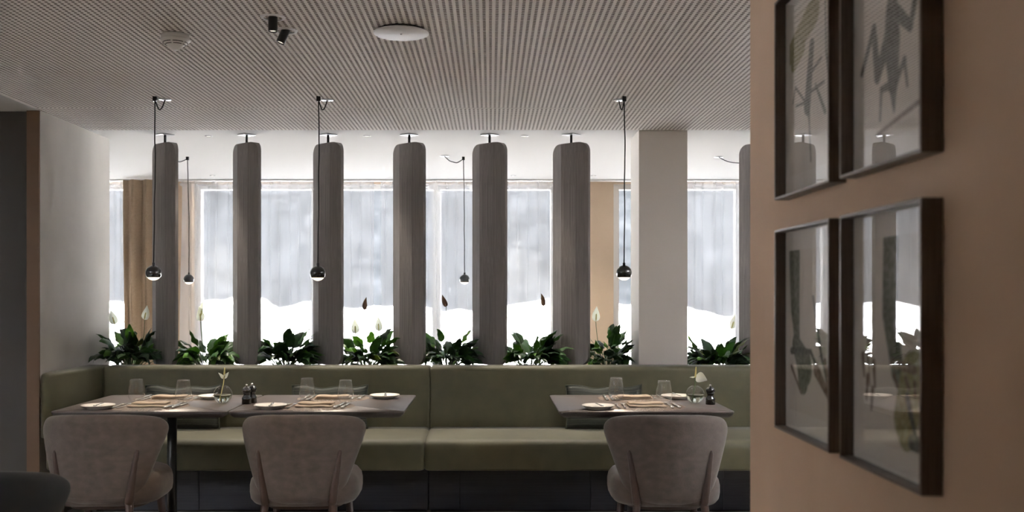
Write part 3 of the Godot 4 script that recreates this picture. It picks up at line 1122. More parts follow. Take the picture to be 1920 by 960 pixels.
# ---------------------------------------------------------------- tables and what stands on them
func make_table(label: String, x: float) -> Node3D:
	var t := thing("dining_table", label, "table", V(x, 0, 4.875), 0.0, "dark wood pedestal tables")
	var top := sten()
	slab(top, 0.836, 0.75, 0.026, [[0.0, 0.7445], [0.0, 0.7485], [0.0015, 0.75]], Vector3.ZERO, 6)
	obj("tabletop", top, M.table, t)
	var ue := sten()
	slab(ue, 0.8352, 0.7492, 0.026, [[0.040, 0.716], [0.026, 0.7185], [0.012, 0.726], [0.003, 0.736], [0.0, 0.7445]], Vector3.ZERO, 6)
	obj("under_edge", ue, M.shaded_table_edge, t)
	var leg := sten()
	lathe(leg, [Vector2(0, 0.012), Vector2(0.0245, 0.012), Vector2(0.0245, 0.708), Vector2(0, 0.708)], 28, Transform3D(Basis(), Vector3(0, 0, -0.115)))
	obj("leg", leg, M.black_metal, t)
	var br := sten()
	slab(br, 0.34, 0.30, 0.01, [[0.0, 0.706], [0.0, 0.7155]], Vector3(0, 0, -0.05))
	obj("top_plate", br, M.black_metal, t)
	var b := sten()
	slab(b, 0.42, 0.42, 0.02, [[0.0, 0.0], [0.0, 0.008], [0.003, 0.012]], Vector3(0, 0, -0.10))
	obj("base", b, M.black_metal, t)
	return t

func make_plate(label: String, at: Vector3) -> Node3D:
	var t := thing("side_plate", label, "plate", at, 0.0, "white side plates on the tables")
	var p := sten()
	lathe(p, [Vector2(0, 0.002), Vector2(0.046, 0.002), Vector2(0.048, 0.0), Vector2(0.051, 0.0), Vector2(0.053, 0.004), Vector2(0.068, 0.0095), Vector2(0.0785, 0.0165), Vector2(0.0805, 0.0185), Vector2(0.0795, 0.0198), Vector2(0.066, 0.0128), Vector2(0.052, 0.008), Vector2(0.048, 0.0068), Vector2(0, 0.0066)], 56)
	obj("dish", p, M.porcelain, t)
	return t

func make_butter_knife(label: String, at: Vector3, turn: float) -> Node3D:
	var t := thing("butter_knife", label, "knife", at, turn, "small knives on the side plates")
	var h := sten()
	tube(h, [Vector3(0, 0.0045, 0.078), Vector3(0, 0.0045, 0.074), Vector3(0, 0.0042, 0.05), Vector3(0, 0.0038, 0.012), Vector3(0, 0.0036, 0.0)], [0.002, 0.0062, 0.0052, 0.0034, 0.003], 10, 0.7)
	obj("handle", h, M.steel, t)
	var b := sten()
	slab(b, 0.013, 0.07, 0.006, [[0.001, 0.0028], [0.0, 0.0034], [0.001, 0.004]], Vector3(0.001, 0, -0.034), 4)
	obj("blade", b, M.steel, t)
	return t

func make_fork(label: String, at: Vector3, turn: float) -> Node3D:
	var t := thing("fork", label, "fork", at, turn, "steel forks of the place settings")
	var h := sten()
	tube(h, curve([Vector3(0, 0.004, 0.10), Vector3(0, 0.0045, 0.092), Vector3(0, 0.004, 0.05), Vector3(0, 0.0065, 0.0), Vector3(0, 0.008, -0.03)], 14), [0.004, 0.0075, 0.0068, 0.0062, 0.0055, 0.005, 0.0044, 0.004, 0.0036, 0.0033, 0.003, 0.003, 0.003, 0.003, 0.003], 8, 0.42)
	obj("handle", h, M.steel, t)
	var hd := sten()
	slab(hd, 0.022, 0.030, 0.009, [[0.0015, -0.0012], [0.0, 0.0], [0.0015, 0.0012]], Vector3(0, 0.0075, -0.042), 4)
	obj("head", hd, M.steel, t)
	for i in 4:
		var tn := sten()
		var x := -0.0088 + i * 0.00587
		tube(tn, [Vector3(x, 0.0075, -0.052), Vector3(x, 0.005, -0.075), Vector3(x, 0.0062, -0.095)], [0.0018, 0.0016, 0.0008], 6, 0.8)
		obj("tine", tn, M.steel, t)
	return t

func make_knife(label: String, at: Vector3, turn: float) -> Node3D:
	var t := thing("table_knife", label, "knife", at, turn, "steel knives of the place settings")
	var h := sten()
	tube(h, [Vector3(0, 0.0058, 0.105), Vector3(0, 0.0058, 0.100), Vector3(0, 0.0056, 0.06), Vector3(0, 0.005, 0.012), Vector3(0, 0.0048, 0.0)], [0.003, 0.0086, 0.0076, 0.0056, 0.0048], 12, 0.68)
	obj("handle", h, M.steel, t)
	var b := sten()
	slab(b, 0.017, 0.108, 0.008, [[0.0012, 0.0036], [0.0, 0.0044], [0.0012, 0.0052]], Vector3(0.0015, 0, -0.052), 4)
	obj("blade", b, M.steel, t)
	return t

func make_napkin(label: String, at: Vector3, turn: float) -> Node3D:
	var t := thing("napkin", label, "napkin", at, turn, "folded beige napkins")
	var fold := func(w: float, dp: float, y: float, th: float, z: float, lift: float) -> SurfaceTool:
		var st := sten()
		var rr := []
		for i in 17:
			var u := -1.0 + i / 8.0
			var x := u * w * 0.5
			var e := 1.0 if absf(u) < 0.999 else 0.55
			var ly := y + lift * (u * u) + 0.0012 * sin(u * 5.0 + z * 60.0)
			var ring := PackedVector3Array()
			var hw := dp * 0.5 * (1.0 + 0.015 * sin(u * 6.0))
			# front edge is a rounded fold, the back edge flat leaves
			for q in 7:
				var a := -PI * 0.5 + PI * q / 6.0
				ring.append(Vector3(x, ly + th * 0.5 + sin(a) * th * 0.5 * e, z + hw + cos(a) * th * 0.3))
			ring.append(Vector3(x, ly + th * 0.96, z))
			ring.append(Vector3(x, ly + th * 0.9, z - hw))
			ring.append(Vector3(x, ly + th * 0.1, z - hw))
			ring.append(Vector3(x, ly, z))
			ring.reverse()
			ring.reverse()
			rr.append(ring)
		rings(st, rr)
		return st
	obj("lower_fold", fold.call(0.182, 0.118, 0.0, 0.0085, 0.0, 0.0004), M.napkin, t)
	obj("upper_fold", fold.call(0.170, 0.078, 0.0092, 0.0075, -0.022, 0.0016), M.napkin, t)
	return t

func make_mat(label: String, at: Vector3, turn: float) -> Node3D:
	var st := sten()
	var r := RandomNumberGenerator.new()
	r.seed = 5
	for ring_i in 7:
		var rad := 0.018 + ring_i * 0.0265
		var n := 6 + ring_i * 6
		for i in n:
			var a := TAU * (i + 0.5 * (ring_i % 2)) / n + r.randf_range(-0.05, 0.05)
			var c := Vector3(cos(a) * rad, 0, sin(a) * rad)
			var tilt := a + r.randf_range(-0.6, 0.6)
			var L := 0.0185 + r.randf_range(-0.002, 0.004)
			var W := 0.0105 + r.randf_range(-0.001, 0.002)
			var ux := Vector3(cos(tilt), 0, sin(tilt))
			var uz := Vector3(-sin(tilt), 0, cos(tilt))
			var m := 12
			for k in m:
				var q := []
				for e in 2:
					var b := TAU * (k + e) / m
					var d := ux * cos(b) * L + uz * sin(b) * W * (1.0 - 0.35 * cos(b))
					q.append(c + d + Vector3(0, 0.0006, 0))
					q.append(c + d * 0.70 + Vector3(0, 0.0022, 0))
					q.append(c + d * 0.52 + Vector3(0, 0.0006, 0))
				quad(st, q[0], q[1], q[4], q[3])
				quad(st, q[1], q[2], q[5], q[4])
	var t := thing("placemat", label, "placemat", at, turn, "round lace placemats")
	obj("lace", st, M.lace, t)
	return t

func make_glass(label: String, at: Vector3) -> Node3D:
	var t := thing("wine_glass", label, "glass", at, 0.0, "stemless wine glasses")
	var out := [Vector2(0, 0.0), Vector2(0.018, 0.0), Vector2(0.0225, 0.002), Vector2(0.031, 0.013), Vector2(0.0385, 0.028), Vector2(0.0415, 0.043), Vector2(0.0408, 0.060), Vector2(0.0375, 0.082), Vector2(0.0335, 0.103), Vector2(0.0308, 0.119)]
	var prof := out.slice(2)
	prof.append(Vector2(0.0303, 0.1194))
	for k in range(out.size() - 1, 2, -1):
		prof.append(Vector2(out[k].x - 0.0011, out[k].y))
	prof.append(Vector2(0.0212, 0.0065))
	var rim := sten()
	lathe(rim, [Vector2(0.0300, 0.1196), Vector2(0.0303, 0.1190), Vector2(0.0311, 0.1190), Vector2(0.0314, 0.1197), Vector2(0.0310, 0.1204), Vector2(0.0303, 0.1204), Vector2(0.0300, 0.1196)], 44)
	obj("rim", rim, M.glass, t)
	var g := sten()
	lathe(g, prof, 44)
	obj("bowl", g, M.thin_glass, t)
	var f := sten()
	lathe(f, [Vector2(0, 0), Vector2(0.018, 0.0), Vector2(0.0222, 0.0018), Vector2(0.0215, 0.0055), Vector2(0.014, 0.0078), Vector2(0, 0.0084)], 40)
	obj("thick_base", f, M.glass, t)
	return t

func make_vase(label: String, at: Vector3) -> Node3D:
	var t := thing("globe_vase", label, "vase", at, 0.0, "round glass bud vases")
	var R := 0.0475
	var prof := [Vector2(0, 0), Vector2(0.018, 0)]
	var inner := []
	for i in 19:
		var a := lerpf(-1.15, 1.26, i / 18.0)
		prof.append(Vector2(cos(a) * R, R * 0.925 + sin(a) * R))
		inner.append(Vector2(cos(a) * (R - 0.002), R * 0.925 + sin(a) * (R - 0.002)))
	prof.append(Vector2(0.0140, 0.0905))
	var g := sten()
	lathe(g, prof, 44)
	obj("globe", g, M.thin_glass, t)
	var w := []
	for i in 12:
		var a := lerpf(-1.12, 0.05, i / 11.0)
		w.append(Vector2(cos(a) * (R - 0.0026), R * 0.925 + sin(a) * (R - 0.0026)))
	w.push_front(Vector2(0, w[0].y))
	w.append(Vector2(0, w[w.size() - 1].y))
	var ws := sten()
	lathe(ws, w, 40)
	obj("water", ws, M.water, t)
	return t

func spathe_shape(h: float, w: float, cup: float) -> SurfaceTool:   # a pointed petal standing on its base, hollow side to +z
	var st := sten()
	var nu := 10
	var nv := 14
	var pt := func(i: int, j: int) -> Vector3:
		var u := -1.0 + 2.0 * i / nu
		var v := float(j) / nv
		var half := w * 0.5 * pow(sin(PI * pow(v, 0.62)), 0.85) * (1.0 - 0.25 * v)
		return Vector3(u * half, v * h, cup * (u * u) * half * 1.3 - cup * 0.35 * h * sin(PI * v) + 0.12 * h * v * v)
	for i in nu:
		for j in nv:
			quad(st, pt.call(i, j), pt.call(i + 1, j), pt.call(i + 1, j + 1), pt.call(i, j + 1))
	return st

func make_mill(label: String, at: Vector3, turn: float) -> Node3D:
	var t := thing("pepper_mill", label, "pepper mill", at, turn, "small black mills")
	var b := sten()
	lathe(b, [Vector2(0, 0), Vector2(0.0235, 0), Vector2(0.0245, 0.003), Vector2(0.0235, 0.022), Vector2(0.0245, 0.027), Vector2(0.023, 0.031), Vector2(0.0165, 0.041), Vector2(0.0155, 0.048), Vector2(0.0195, 0.056), Vector2(0.0198, 0.0585), Vector2(0, 0.0588)], 36)
	obj("body", b, M.gloss_black, t)
	var h := sten()
	lathe(h, [Vector2(0, 0.0592), Vector2(0.0190, 0.0592), Vector2(0.0225, 0.064), Vector2(0.0232, 0.071), Vector2(0.0205, 0.079), Vector2(0.0135, 0.086), Vector2(0.0065, 0.088), Vector2(0, 0.088)], 36)
	obj("head", h, M.gloss_black, t)
	var k := sten()
	lathe(k, [Vector2(0, 0.0875), Vector2(0.004, 0.088), Vector2(0.0035, 0.0915), Vector2(0.0058, 0.0945), Vector2(0.0056, 0.0985), Vector2(0.002, 0.1015), Vector2(0, 0.1015)], 20)
	obj("knob", k, M.steel, t)
	return t

func build_tables() -> void:
	var T := 0.75
	var tx := [-1.674, -0.829, 0.743]
	var which := ["the corner table", "the middle table", "the lone table"]
	var tl := ["dark wood table tucked beside the plaster wall end, joined to its neighbour", "dark wood table joined on the plaster wall side, its other end free", "dark wood table standing alone before the pillar"]
	var t0 := make_table(tl[0], tx[0])
	for i in [1, 2]:
		dup(t0, V(tx[i], 0, 4.875), 0.0, tl[i])
	var sides := ["chair side", "banquette side"]
	var sx := [[-1.690, -1.700], [-0.868, -0.838], [0.772, 0.762]]
	var sd := [4.705, 5.065]
	var first := {}
	var put := func(kind: String, label: String, at: Vector3, turn: float, maker: Callable) -> void:
		if first.has(kind):
			dup(first[kind], at, turn, label)
		else:
			first[kind] = maker.call(label, at, turn)
	for i in 3:
		for s in 2:
			var x: float = sx[i][s]
			var d: float = sd[s]
			var turn := 0.0 if s == 0 else PI
			var w: String = "on the %s of %s" % [sides[s], which[i]]
			var f := 1.0 if s == 0 else -1.0
			put.call("mat", "round beige lace placemat " + w, V(x, T, d), 0.4 * i + s, make_mat)
			put.call("nap", "folded beige napkin " + w, V(x, T + 0.0024, d), turn + deg_to_rad([2.0, -1.5, 1.0][i] * f), make_napkin)
			for k in 2:
				var out: String = ["next to the napkin", "outermost from the napkin"][k]
				put.call("fork", "steel fork %s %s" % [out, w], V(x - f * (0.112 + 0.034 * k), T + 0.0022, d - f * (0.004 + 0.006 * k)), turn + deg_to_rad(-4.0 + 3.0 * k), make_fork)
				put.call("knife", "steel knife %s %s" % [out, w], V(x + f * (0.116 + 0.032 * k), T + 0.0022, d + f * (0.004 * k)), turn + deg_to_rad(-3.0 + 2.0 * k), make_knife)
	var pl := [[-1.910, 4.62, 0, 0], [-1.474, 5.06, 0, 1], [-1.073, 4.63, 1, 0], [-0.567, 5.09, 1, 1], [0.523, 4.61, 2, 0], [0.992, 5.07, 2, 1]]
	for p in pl:
		var w: String = "on the %s of %s" % [sides[p[3]], which[p[2]]]
		var f := 0.0 if p[3] == 0 else PI
		put.call("plate", "white side plate " + w, V(p[0], T, p[1]), 0.0, func(l, a, _t): return make_plate(l, a))
		put.call("butter", "small butter knife across the side plate " + w, V(p[0] + 0.004, T + 0.0188 - 0.002, p[1]), f + 0.12, make_butter_knife)
	var gl := [[-1.818, 4.875, "stemless wine glass with its base by the forks, on the corner table"], [-1.562, 4.83, "stemless wine glass beyond the knives, on the corner table"],
		[-0.956, 4.95, "stemless wine glass beyond the forks, on the middle table"], [-0.737, 4.83, "stemless wine glass beyond the knives, on the middle table"],
		[0.658, 4.97, "stemless wine glass beyond the forks, on the lone table"], [0.876, 4.79, "stemless wine glass beyond the knives, on the lone table"]]
	for g in gl:
		put.call("glass", g[2], V(g[0], T, g[1]), 0.0, func(l, a, _t): return make_glass(l, a))
	# vases with one flower each
	var vases := [[-1.370, 4.86, "round glass vase with water at the inner end of the corner table"], [1.048, 4.86, "round glass vase with water on the table that stands alone"]]
	for v in vases:
		put.call("vase", v[2], V(v[0], T, v[1]), 0.0, func(l, a, _t): return make_vase(l, a))
	var fa := thing("cut_flower", "white cut flower with two small leaf-like petals, in the vase by the paired mills", "flower", V(-1.370, T, 4.86))
	var st := sten()
	tube(st, curve([Vector3(-0.012, 0.016, 0), Vector3(-0.006, 0.06, 0), Vector3(0.002, 0.095, 0), Vector3(0.006, 0.128, 0)], 14), [0.0022], 8)
	obj("stem", st, M.spadix, fa)
	var sp := sten()
	tube(sp, curve([Vector3(0.006, 0.126, 0), Vector3(0.0075, 0.15, 0), Vector3(0.009, 0.182, 0)], 8), [0.004, 0.0046, 0.0046, 0.0044, 0.0042, 0.004, 0.0036, 0.003, 0.0018], 10)
	obj("spadix", sp, M.spadix, fa)
	for s in [[-1.0, 0.75], [1.0, -0.62]]:
		var pe := obj("petal", spathe_shape(0.042, 0.021, 0.25), M.spathe, fa)
		pe.position = Vector3(0.006, 0.126, 0.004)
		pe.rotation = Vector3(0.1, s[0] * 0.3, s[1])
	var fb := thing("cut_flower", "white cut flower with one broad drooping petal, in the vase beside a single mill", "flower", V(1.048, T, 4.86))
	st = sten()
	tube(st, curve([Vector3(-0.010, 0.016, 0), Vector3(-0.006, 0.06, 0), Vector3(0.0, 0.1, 0), Vector3(0.0, 0.132, 0)], 14), [0.0022], 8)
	obj("stem", st, M.stem, fb)
	sp = sten()
	tube(sp, curve([Vector3(0.0, 0.13, 0.002), Vector3(0.003, 0.155, 0), Vector3(0.0045, 0.186, 0)], 8), [0.004, 0.0046, 0.0046, 0.0044, 0.0042, 0.004, 0.0036, 0.003, 0.0018], 10)
	obj("spadix", sp, M.spadix, fb)
	var pb := obj("petal", spathe_shape(0.066, 0.060, 0.22), M.spathe, fb)
	pb.position = Vector3(0.004, 0.140, -0.004)
	pb.rotation = Vector3(0.15, 0.2, -1.95)
	pb = obj("petal", spathe_shape(0.032, 0.030, 0.2), M.spathe, fb)
	pb.position = Vector3(0.0, 0.133, 0.0)
	pb.rotation = Vector3(1.2, 0.0, 1.35)
	for m in [[-1.2385, 4.82, "small black mill, the nearer of the touching pair where the two tables meet"], [-1.2235, 4.872, "small black mill, the farther of the touching pair where the two tables meet"], [1.112, 4.80, "small black mill beside the vase on the lone table"]]:
		put.call("mill", m[2], V(m[0], T, m[1]), m[1] * 3.0, make_mill)

# ---------------------------------------------------------------- plants
var leaf_ok := true

func leaf(stems: SurfaceTool, origin: Vector3, base: Vector3, az: float, elev: float, pet: float, blade: float, width: float, droop: float, roll: float, ph: float) -> SurfaceTool:
	leaf_ok = true
	var out := Vector3(sin(az), 0, cos(az))
	var p := base
	var e := elev
	var pp := [p]
	for i in 6:
		e -= deg_to_rad(4.0 + droop * 3.0)
		p += (out * cos(e) + Vector3.UP * sin(e)) * pet / 6.0
		pp.append(p)
	var stalk := pp
	var rough := [p]
	if stems:
		tube(stems, pp, [0.0028, 0.0024, 0.0022, 0.002, 0.0019, 0.0018, 0.0016], 5)
	var st := sten()
	var n := 11
	var side0 := Vector3(cos(az), 0, -sin(az))
	var rows := []
	for i in n + 1:
		var t := float(i) / n
		var dir := out * cos(e) + Vector3.UP * sin(e)
		var side := side0.rotated(dir, roll + 0.25 * sin(t * 3.0 + ph))
		var nor := side.cross(dir)
		var hw := width * 0.5 * pow(maxf(sin(PI * pow(t, 0.72)), 0.0), 0.8) * (1.0 - 0.35 * t * t) if i < n else 0.0
		var row := []
		for k in 5:
			var u := (k - 2) / 2.0
			var wav := 0.24 * sin(t * 15.0 + ph + (1.7 if u > 0 else 0.0)) * absf(u) * absf(u)
			row.append(p + side * (u * hw) - nor * hw * (wav - 0.30 * absf(u)) * -1.0 * (-1.0))
		rows.append(row)
		e -= droop * 2.6 / n * (0.5 + t)
		p += dir * blade / n
		for k in [0, 2, 4]:
			if blocked(row[k] + origin):
				leaf_ok = false
	for i in n:
		for k in 4:
			quad(st, rows[i][k], rows[i][k + 1], rows[i + 1][k + 1], rows[i + 1][k])
	return st

func blocked(w: Vector3) -> bool:   # inside a fin, a wall, the pillar or the seat back
	if w.x < -2.54 and w.z > -6.37:
		return true
	if w.x > 0.93 and w.x < 1.26 and w.z > -6.37 and w.z < -6.0:
		return true
	if w.z > -6.02 and w.y < 0.875:
		return true
	if w.y < 0.80:
		return true
	if w.y > 0.84:
		for fx in FIN_X:
			var q := Vector2(w.x - fx, w.z + FIN_D).rotated(deg_to_rad(-41.5))
			if absf(q.x) < 0.15 and absf(q.y) < 0.04:
				return true
	return false

func peace_lily(label: String, x: float, top: float, wl: float, wr: float, count: int, s: int, hero: Array, flowers: Array) -> void:
	var r := RandomNumberGenerator.new()
	r.seed = s * 131 + 7
	var t := thing("peace_lily_plant", label, "plant", V(x, 0.775, 6.2), 0.0, "peace lilies behind the banquette")
	var H := top - 0.775
	var stems := sten()
	for i in count:
		for attempt in 9:
			var az := TAU * i / count * 5.0 + r.randf_range(-0.6, 0.6)
			var reach := lerpf(wl, wr, sin(az) * 0.5 + 0.5)
			var ring := pow((i + 0.5) / count, 0.68)
			var tall := H * lerpf(1.1, 0.34, ring) * r.randf_range(0.8, 1.06)
			var elev := deg_to_rad(lerpf(86.0, 62.0, ring) + r.randf_range(-8, 8))
			var droop := lerpf(0.28, 1.0, ring) * r.randf_range(0.6, 1.35)
			var blade := r.randf_range(0.125, 0.175) * clampf(reach / 0.22, 0.8, 1.15)
			var pet := maxf(tall - blade * (0.72 - 0.9 * ring * ring), 0.07) * clampf(1.0 + 0.55 * ring * (reach / 0.22 - 0.6), 0.8, 1.4)
			if cos(az) > 0.3:
				pet *= 0.92
			var b := Vector3(sin(az) * 0.05 * r.randf(), 0.0, cos(az) * 0.045 * r.randf())
			var width := blade * r.randf_range(0.36, 0.50)
			var roll := r.randf_range(-0.95, 0.95)
			var ph := r.randf() * TAU
			var shade: int = [0, 1, 0, 2, 1, 2, 3, 0][r.randi() % 8] if r.randf() > 0.03 else 4
			var q := leaf(null, t.position, b, az, elev, pet, blade, width, droop, roll, ph)
			if leaf_ok:
				leaf(stems, t.position, b, az, elev, pet, blade, width, droop, roll, ph)
				obj("leaf", q, M.leaves[shade], t)
				break
	for h in hero:   # az, elevation, petiole, blade, width, droop, roll, shade
		var k := 1.0
		for attempt in 6:
			var q := leaf(null, t.position, Vector3(h[0] * 0.03, 0, -0.01), h[1], deg_to_rad(h[2]), h[3] * k, h[4] * k, h[5], h[6], h[7], h[0] * 3.0)
			if leaf_ok:
				leaf(stems, t.position, Vector3(h[0] * 0.03, 0, -0.01), h[1], deg_to_rad(h[2]), h[3] * k, h[4] * k, h[5], h[6], h[7], h[0] * 3.0)
				obj("leaf", q, M.leaves[h[8]], t)
				break
			k *= 0.92
	obj("stems", stems, M.stem, t)
	for f in flowers:   # dx, top height, tilt, kind, turn
		var fl := sten()
		var sy: float = f[1] - 0.775
		var ph := 0.085 if f[3] < 2 else 0.075
		var foot := Vector3(f[0] - sin(f[2]) * -0.02, sy - ph, 0.02)
		tube(fl, curve([Vector3(f[0] * 0.25, 0, 0), Vector3(f[0] * 0.8, sy * 0.5, 0.01), foot], 12), [0.0024, 0.002], 6)
		obj("flower_stalk", fl, M.stem, t)
		var brown: bool = f[3] == 2
		var pe := obj("spathe", spathe_shape(ph * (1.15 if brown else 1.2), 0.036 if brown else 0.058, 0.7 if brown else 0.3), M.brown_petal if brown else M.spathe, t)
		pe.position = foot
		pe.rotation = Vector3(0.1, f[4], f[2])
		if not brown:
			var sd := sten()
			tube(sd, [Vector3(0, 0.004, 0.004), Vector3(0, 0.02, 0.006), Vector3(0, 0.045, 0.008), Vector3(0, 0.052, 0.008)], [0.002, 0.0045, 0.004, 0.0015], 8)
			var so := obj("spadix", sd, M.spadix, pe)
			so.set_meta("label", "small pale flower spike")

func build_plants() -> void:
	for p in [["planter_box", -2.5, 0.93, "long pale planter box hidden behind the banquette, holding seven plants"], ["planter_box", 1.26, 3.2, "pale planter box behind the banquette beyond the pillar, holding one plant"]]:
		var t := thing(p[0], p[3], "planter")
		obj("trough", boxes([[p[1], p[2], 0.0, 0.80, 6.005, 6.02], [p[1], p[2], 0.0, 0.80, 6.36, 6.375], [p[1], p[1] + 0.015, 0.0, 0.80, 6.02, 6.36], [p[2] - 0.015, p[2], 0.0, 0.80, 6.02, 6.36], [p[1] + 0.015, p[2] - 0.015, 0.0, 0.6, 6.02, 6.36]]), M.trough, t)
		obj("soil", boxes([[p[1] + 0.016, p[2] - 0.016, 0.6, 0.776, 6.021, 6.359]]), M.soil, t)
	peace_lily("peace lily with two white blooms, squeezed against the plaster wall end", -2.35, 1.13, 0.26, 0.25, 84, 1, [[0.2, 0.4, 84, 0.17, 0.17, 0.075, 0.05, 0.1, 0], [1, 1.2, 78, 0.17, 0.12, 0.06, 0.1, 0.2, 3], [-1, -1.4, 70, 0.14, 0.16, 0.065, 0.2, 0.3, 0]], [[-0.10, 1.195, 0.25, 0, 0.3], [0.105, 1.225, -0.30, 0, -0.2]])
	peace_lily("bushy peace lily with one tall greenish bloom, between the first and second fins", -1.855, 1.085, 0.22, 0.24, 84, 2, [[1, 1.3, 58, 0.14, 0.17, 0.06, 0.15, 0.3, 2]], [[-0.03, 1.215, 0.05, 0, 0.0], [-0.035, 1.245, -0.02, 1, 1.2]])
	peace_lily("peace lily without blooms, one broad round leaf upright, between the second and third fins", -1.335, 1.11, 0.23, 0.25, 84, 3, [[-0.6, 3.0, 88, 0.19, 0.145, 0.095, 0.02, 0.0, 1], [1, 1.25, 84, 0.17, 0.17, 0.06, 0.18, 0.6, 2], [-1, -1.4, 80, 0.13, 0.12, 0.045, 0.06, 0.3, 2]], [])
	peace_lily("peace lily with one brown and two white blooms, between the third and fourth fins", -0.80, 1.09, 0.20, 0.22, 84, 4, [[0.5, 0.8, 80, 0.17, 0.13, 0.085, 0.1, 0.3, 0], [1, 1.4, 60, 0.14, 0.19, 0.05, 0.12, 0.5, 0]], [[-0.02, 1.28, -0.12, 2, 0.4], [-0.08, 1.135, 0.1, 0, 0.3], [0.075, 1.15, 0.0, 0, -0.3]])
	peace_lily("peace lily with one crumpled brown bloom, between the fourth and fifth fins", -0.285, 1.11, 0.22, 0.22, 84, 5, [[-1, -1.3, 62, 0.15, 0.17, 0.075, 0.12, 0.3, 2], [1, 1.0, 74, 0.17, 0.15, 0.06, 0.08, 0.3, 2], [-0.4, -0.9, 78, 0.17, 0.12, 0.05, 0.08, 0.2, 0]], [[-0.01, 1.30, 0.35, 2, 0.2]])
	peace_lily("peace lily with one narrow brown bloom high above it, between the fifth and sixth fins", 0.255, 1.11, 0.24, 0.27, 84, 6, [[0.8, 0.8, 78, 0.19, 0.14, 0.09, 0.14, 0.4, 1], [0, 1.2, 80, 0.18, 0.14, 0.025, 0.4, 0.2, 0]], [[0.09, 1.305, 0.18, 2, -0.3]])
	peace_lily("tall bright peace lily with big leaves leaning towards the pillar", 0.765, 1.12, 0.19, 0.14, 84, 7, [[0.3, 0.2, 86, 0.20, 0.17, 0.095, 0.05, 0.0, 0], [0.8, 1.2, 80, 0.24, 0.24, 0.075, 0.05, 0.2, 3], [1, 1.3, 74, 0.18, 0.15, 0.085, 0.08, 0.3, 3], [-0.5, -0.6, 80, 0.16, 0.11, 0.06, 0.1, 0.2, 3]], [[-0.08, 1.215, 0.0, 0, 0.2]])
	peace_lily("peace lily beyond the pillar with two bright upright leaves in a V", 1.48, 1.06, 0.24, 0.26, 84, 8, [[-0.7, -1.35, 76, 0.13, 0.20, 0.08, 0.0, 0.1, 3], [0.7, 1.4, 70, 0.15, 0.20, 0.07, 0.02, -0.1, 2]], [[0.09, 1.165, -0.15, 0, 0.5]])

# ---------------------------------------------------------------- pictures
func seg_d(p: Vector2, a: Vector2, b: Vector2, ra: float, rb: float) -> float:
	var ab := b - a
	var t := clampf((p - a).dot(ab) / maxf(ab.length_squared(), 1e-9), 0.0, 1.0)
	return p.distance_to(a + ab * t) - lerpf(ra, rb, t)

func art(shapes: Array, s: int) -> ImageTexture:   # shapes: colour, then capsules (x0, y0, x1, y1, r0, r1) in units of the sheet's width, y down
	var w := 150
	var h := 205
	var im := Image.create(w, h, false, Image.FORMAT_RGB8)
	var n := noise(0.05, 4, FastNoiseLite.TYPE_SIMPLEX_SMOOTH, s)
	var paper := c8(238, 232, 224)
	im.fill(paper)
	for sh in shapes:
		var c: Color = sh[0]
		for k in range(1, sh.size()):
			var q: Array = sh[k]
			var a := Vector2(q[0], q[1]) * w
			var b := Vector2(q[2], q[3]) * w
			var ra: float = q[4] * w
			var rb: float = q[5] * w
			var m := maxf(ra, rb) + 2.0
			for y in range(maxi(0, int(minf(a.y, b.y) - m)), mini(h, int(maxf(a.y, b.y) + m) + 1)):
				for x in range(maxi(0, int(minf(a.x, b.x) - m)), mini(w, int(maxf(a.x, b.x) + m) + 1)):
					var d := seg_d(Vector2(x, y), a, b, ra, rb)
					if d < 1.0:
						var tone := c.lightened(clampf(0.16 + 0.3 * n.get_noise_2d(x * 2.0, y * 2.0), 0.0, 0.5))
						im.set_pixel(x, y, im.get_pixel(x, y).lerp(tone, clampf(0.5 - d * 0.5, 0.0, 0.92)))
	return ImageTexture.create_from_image(im)

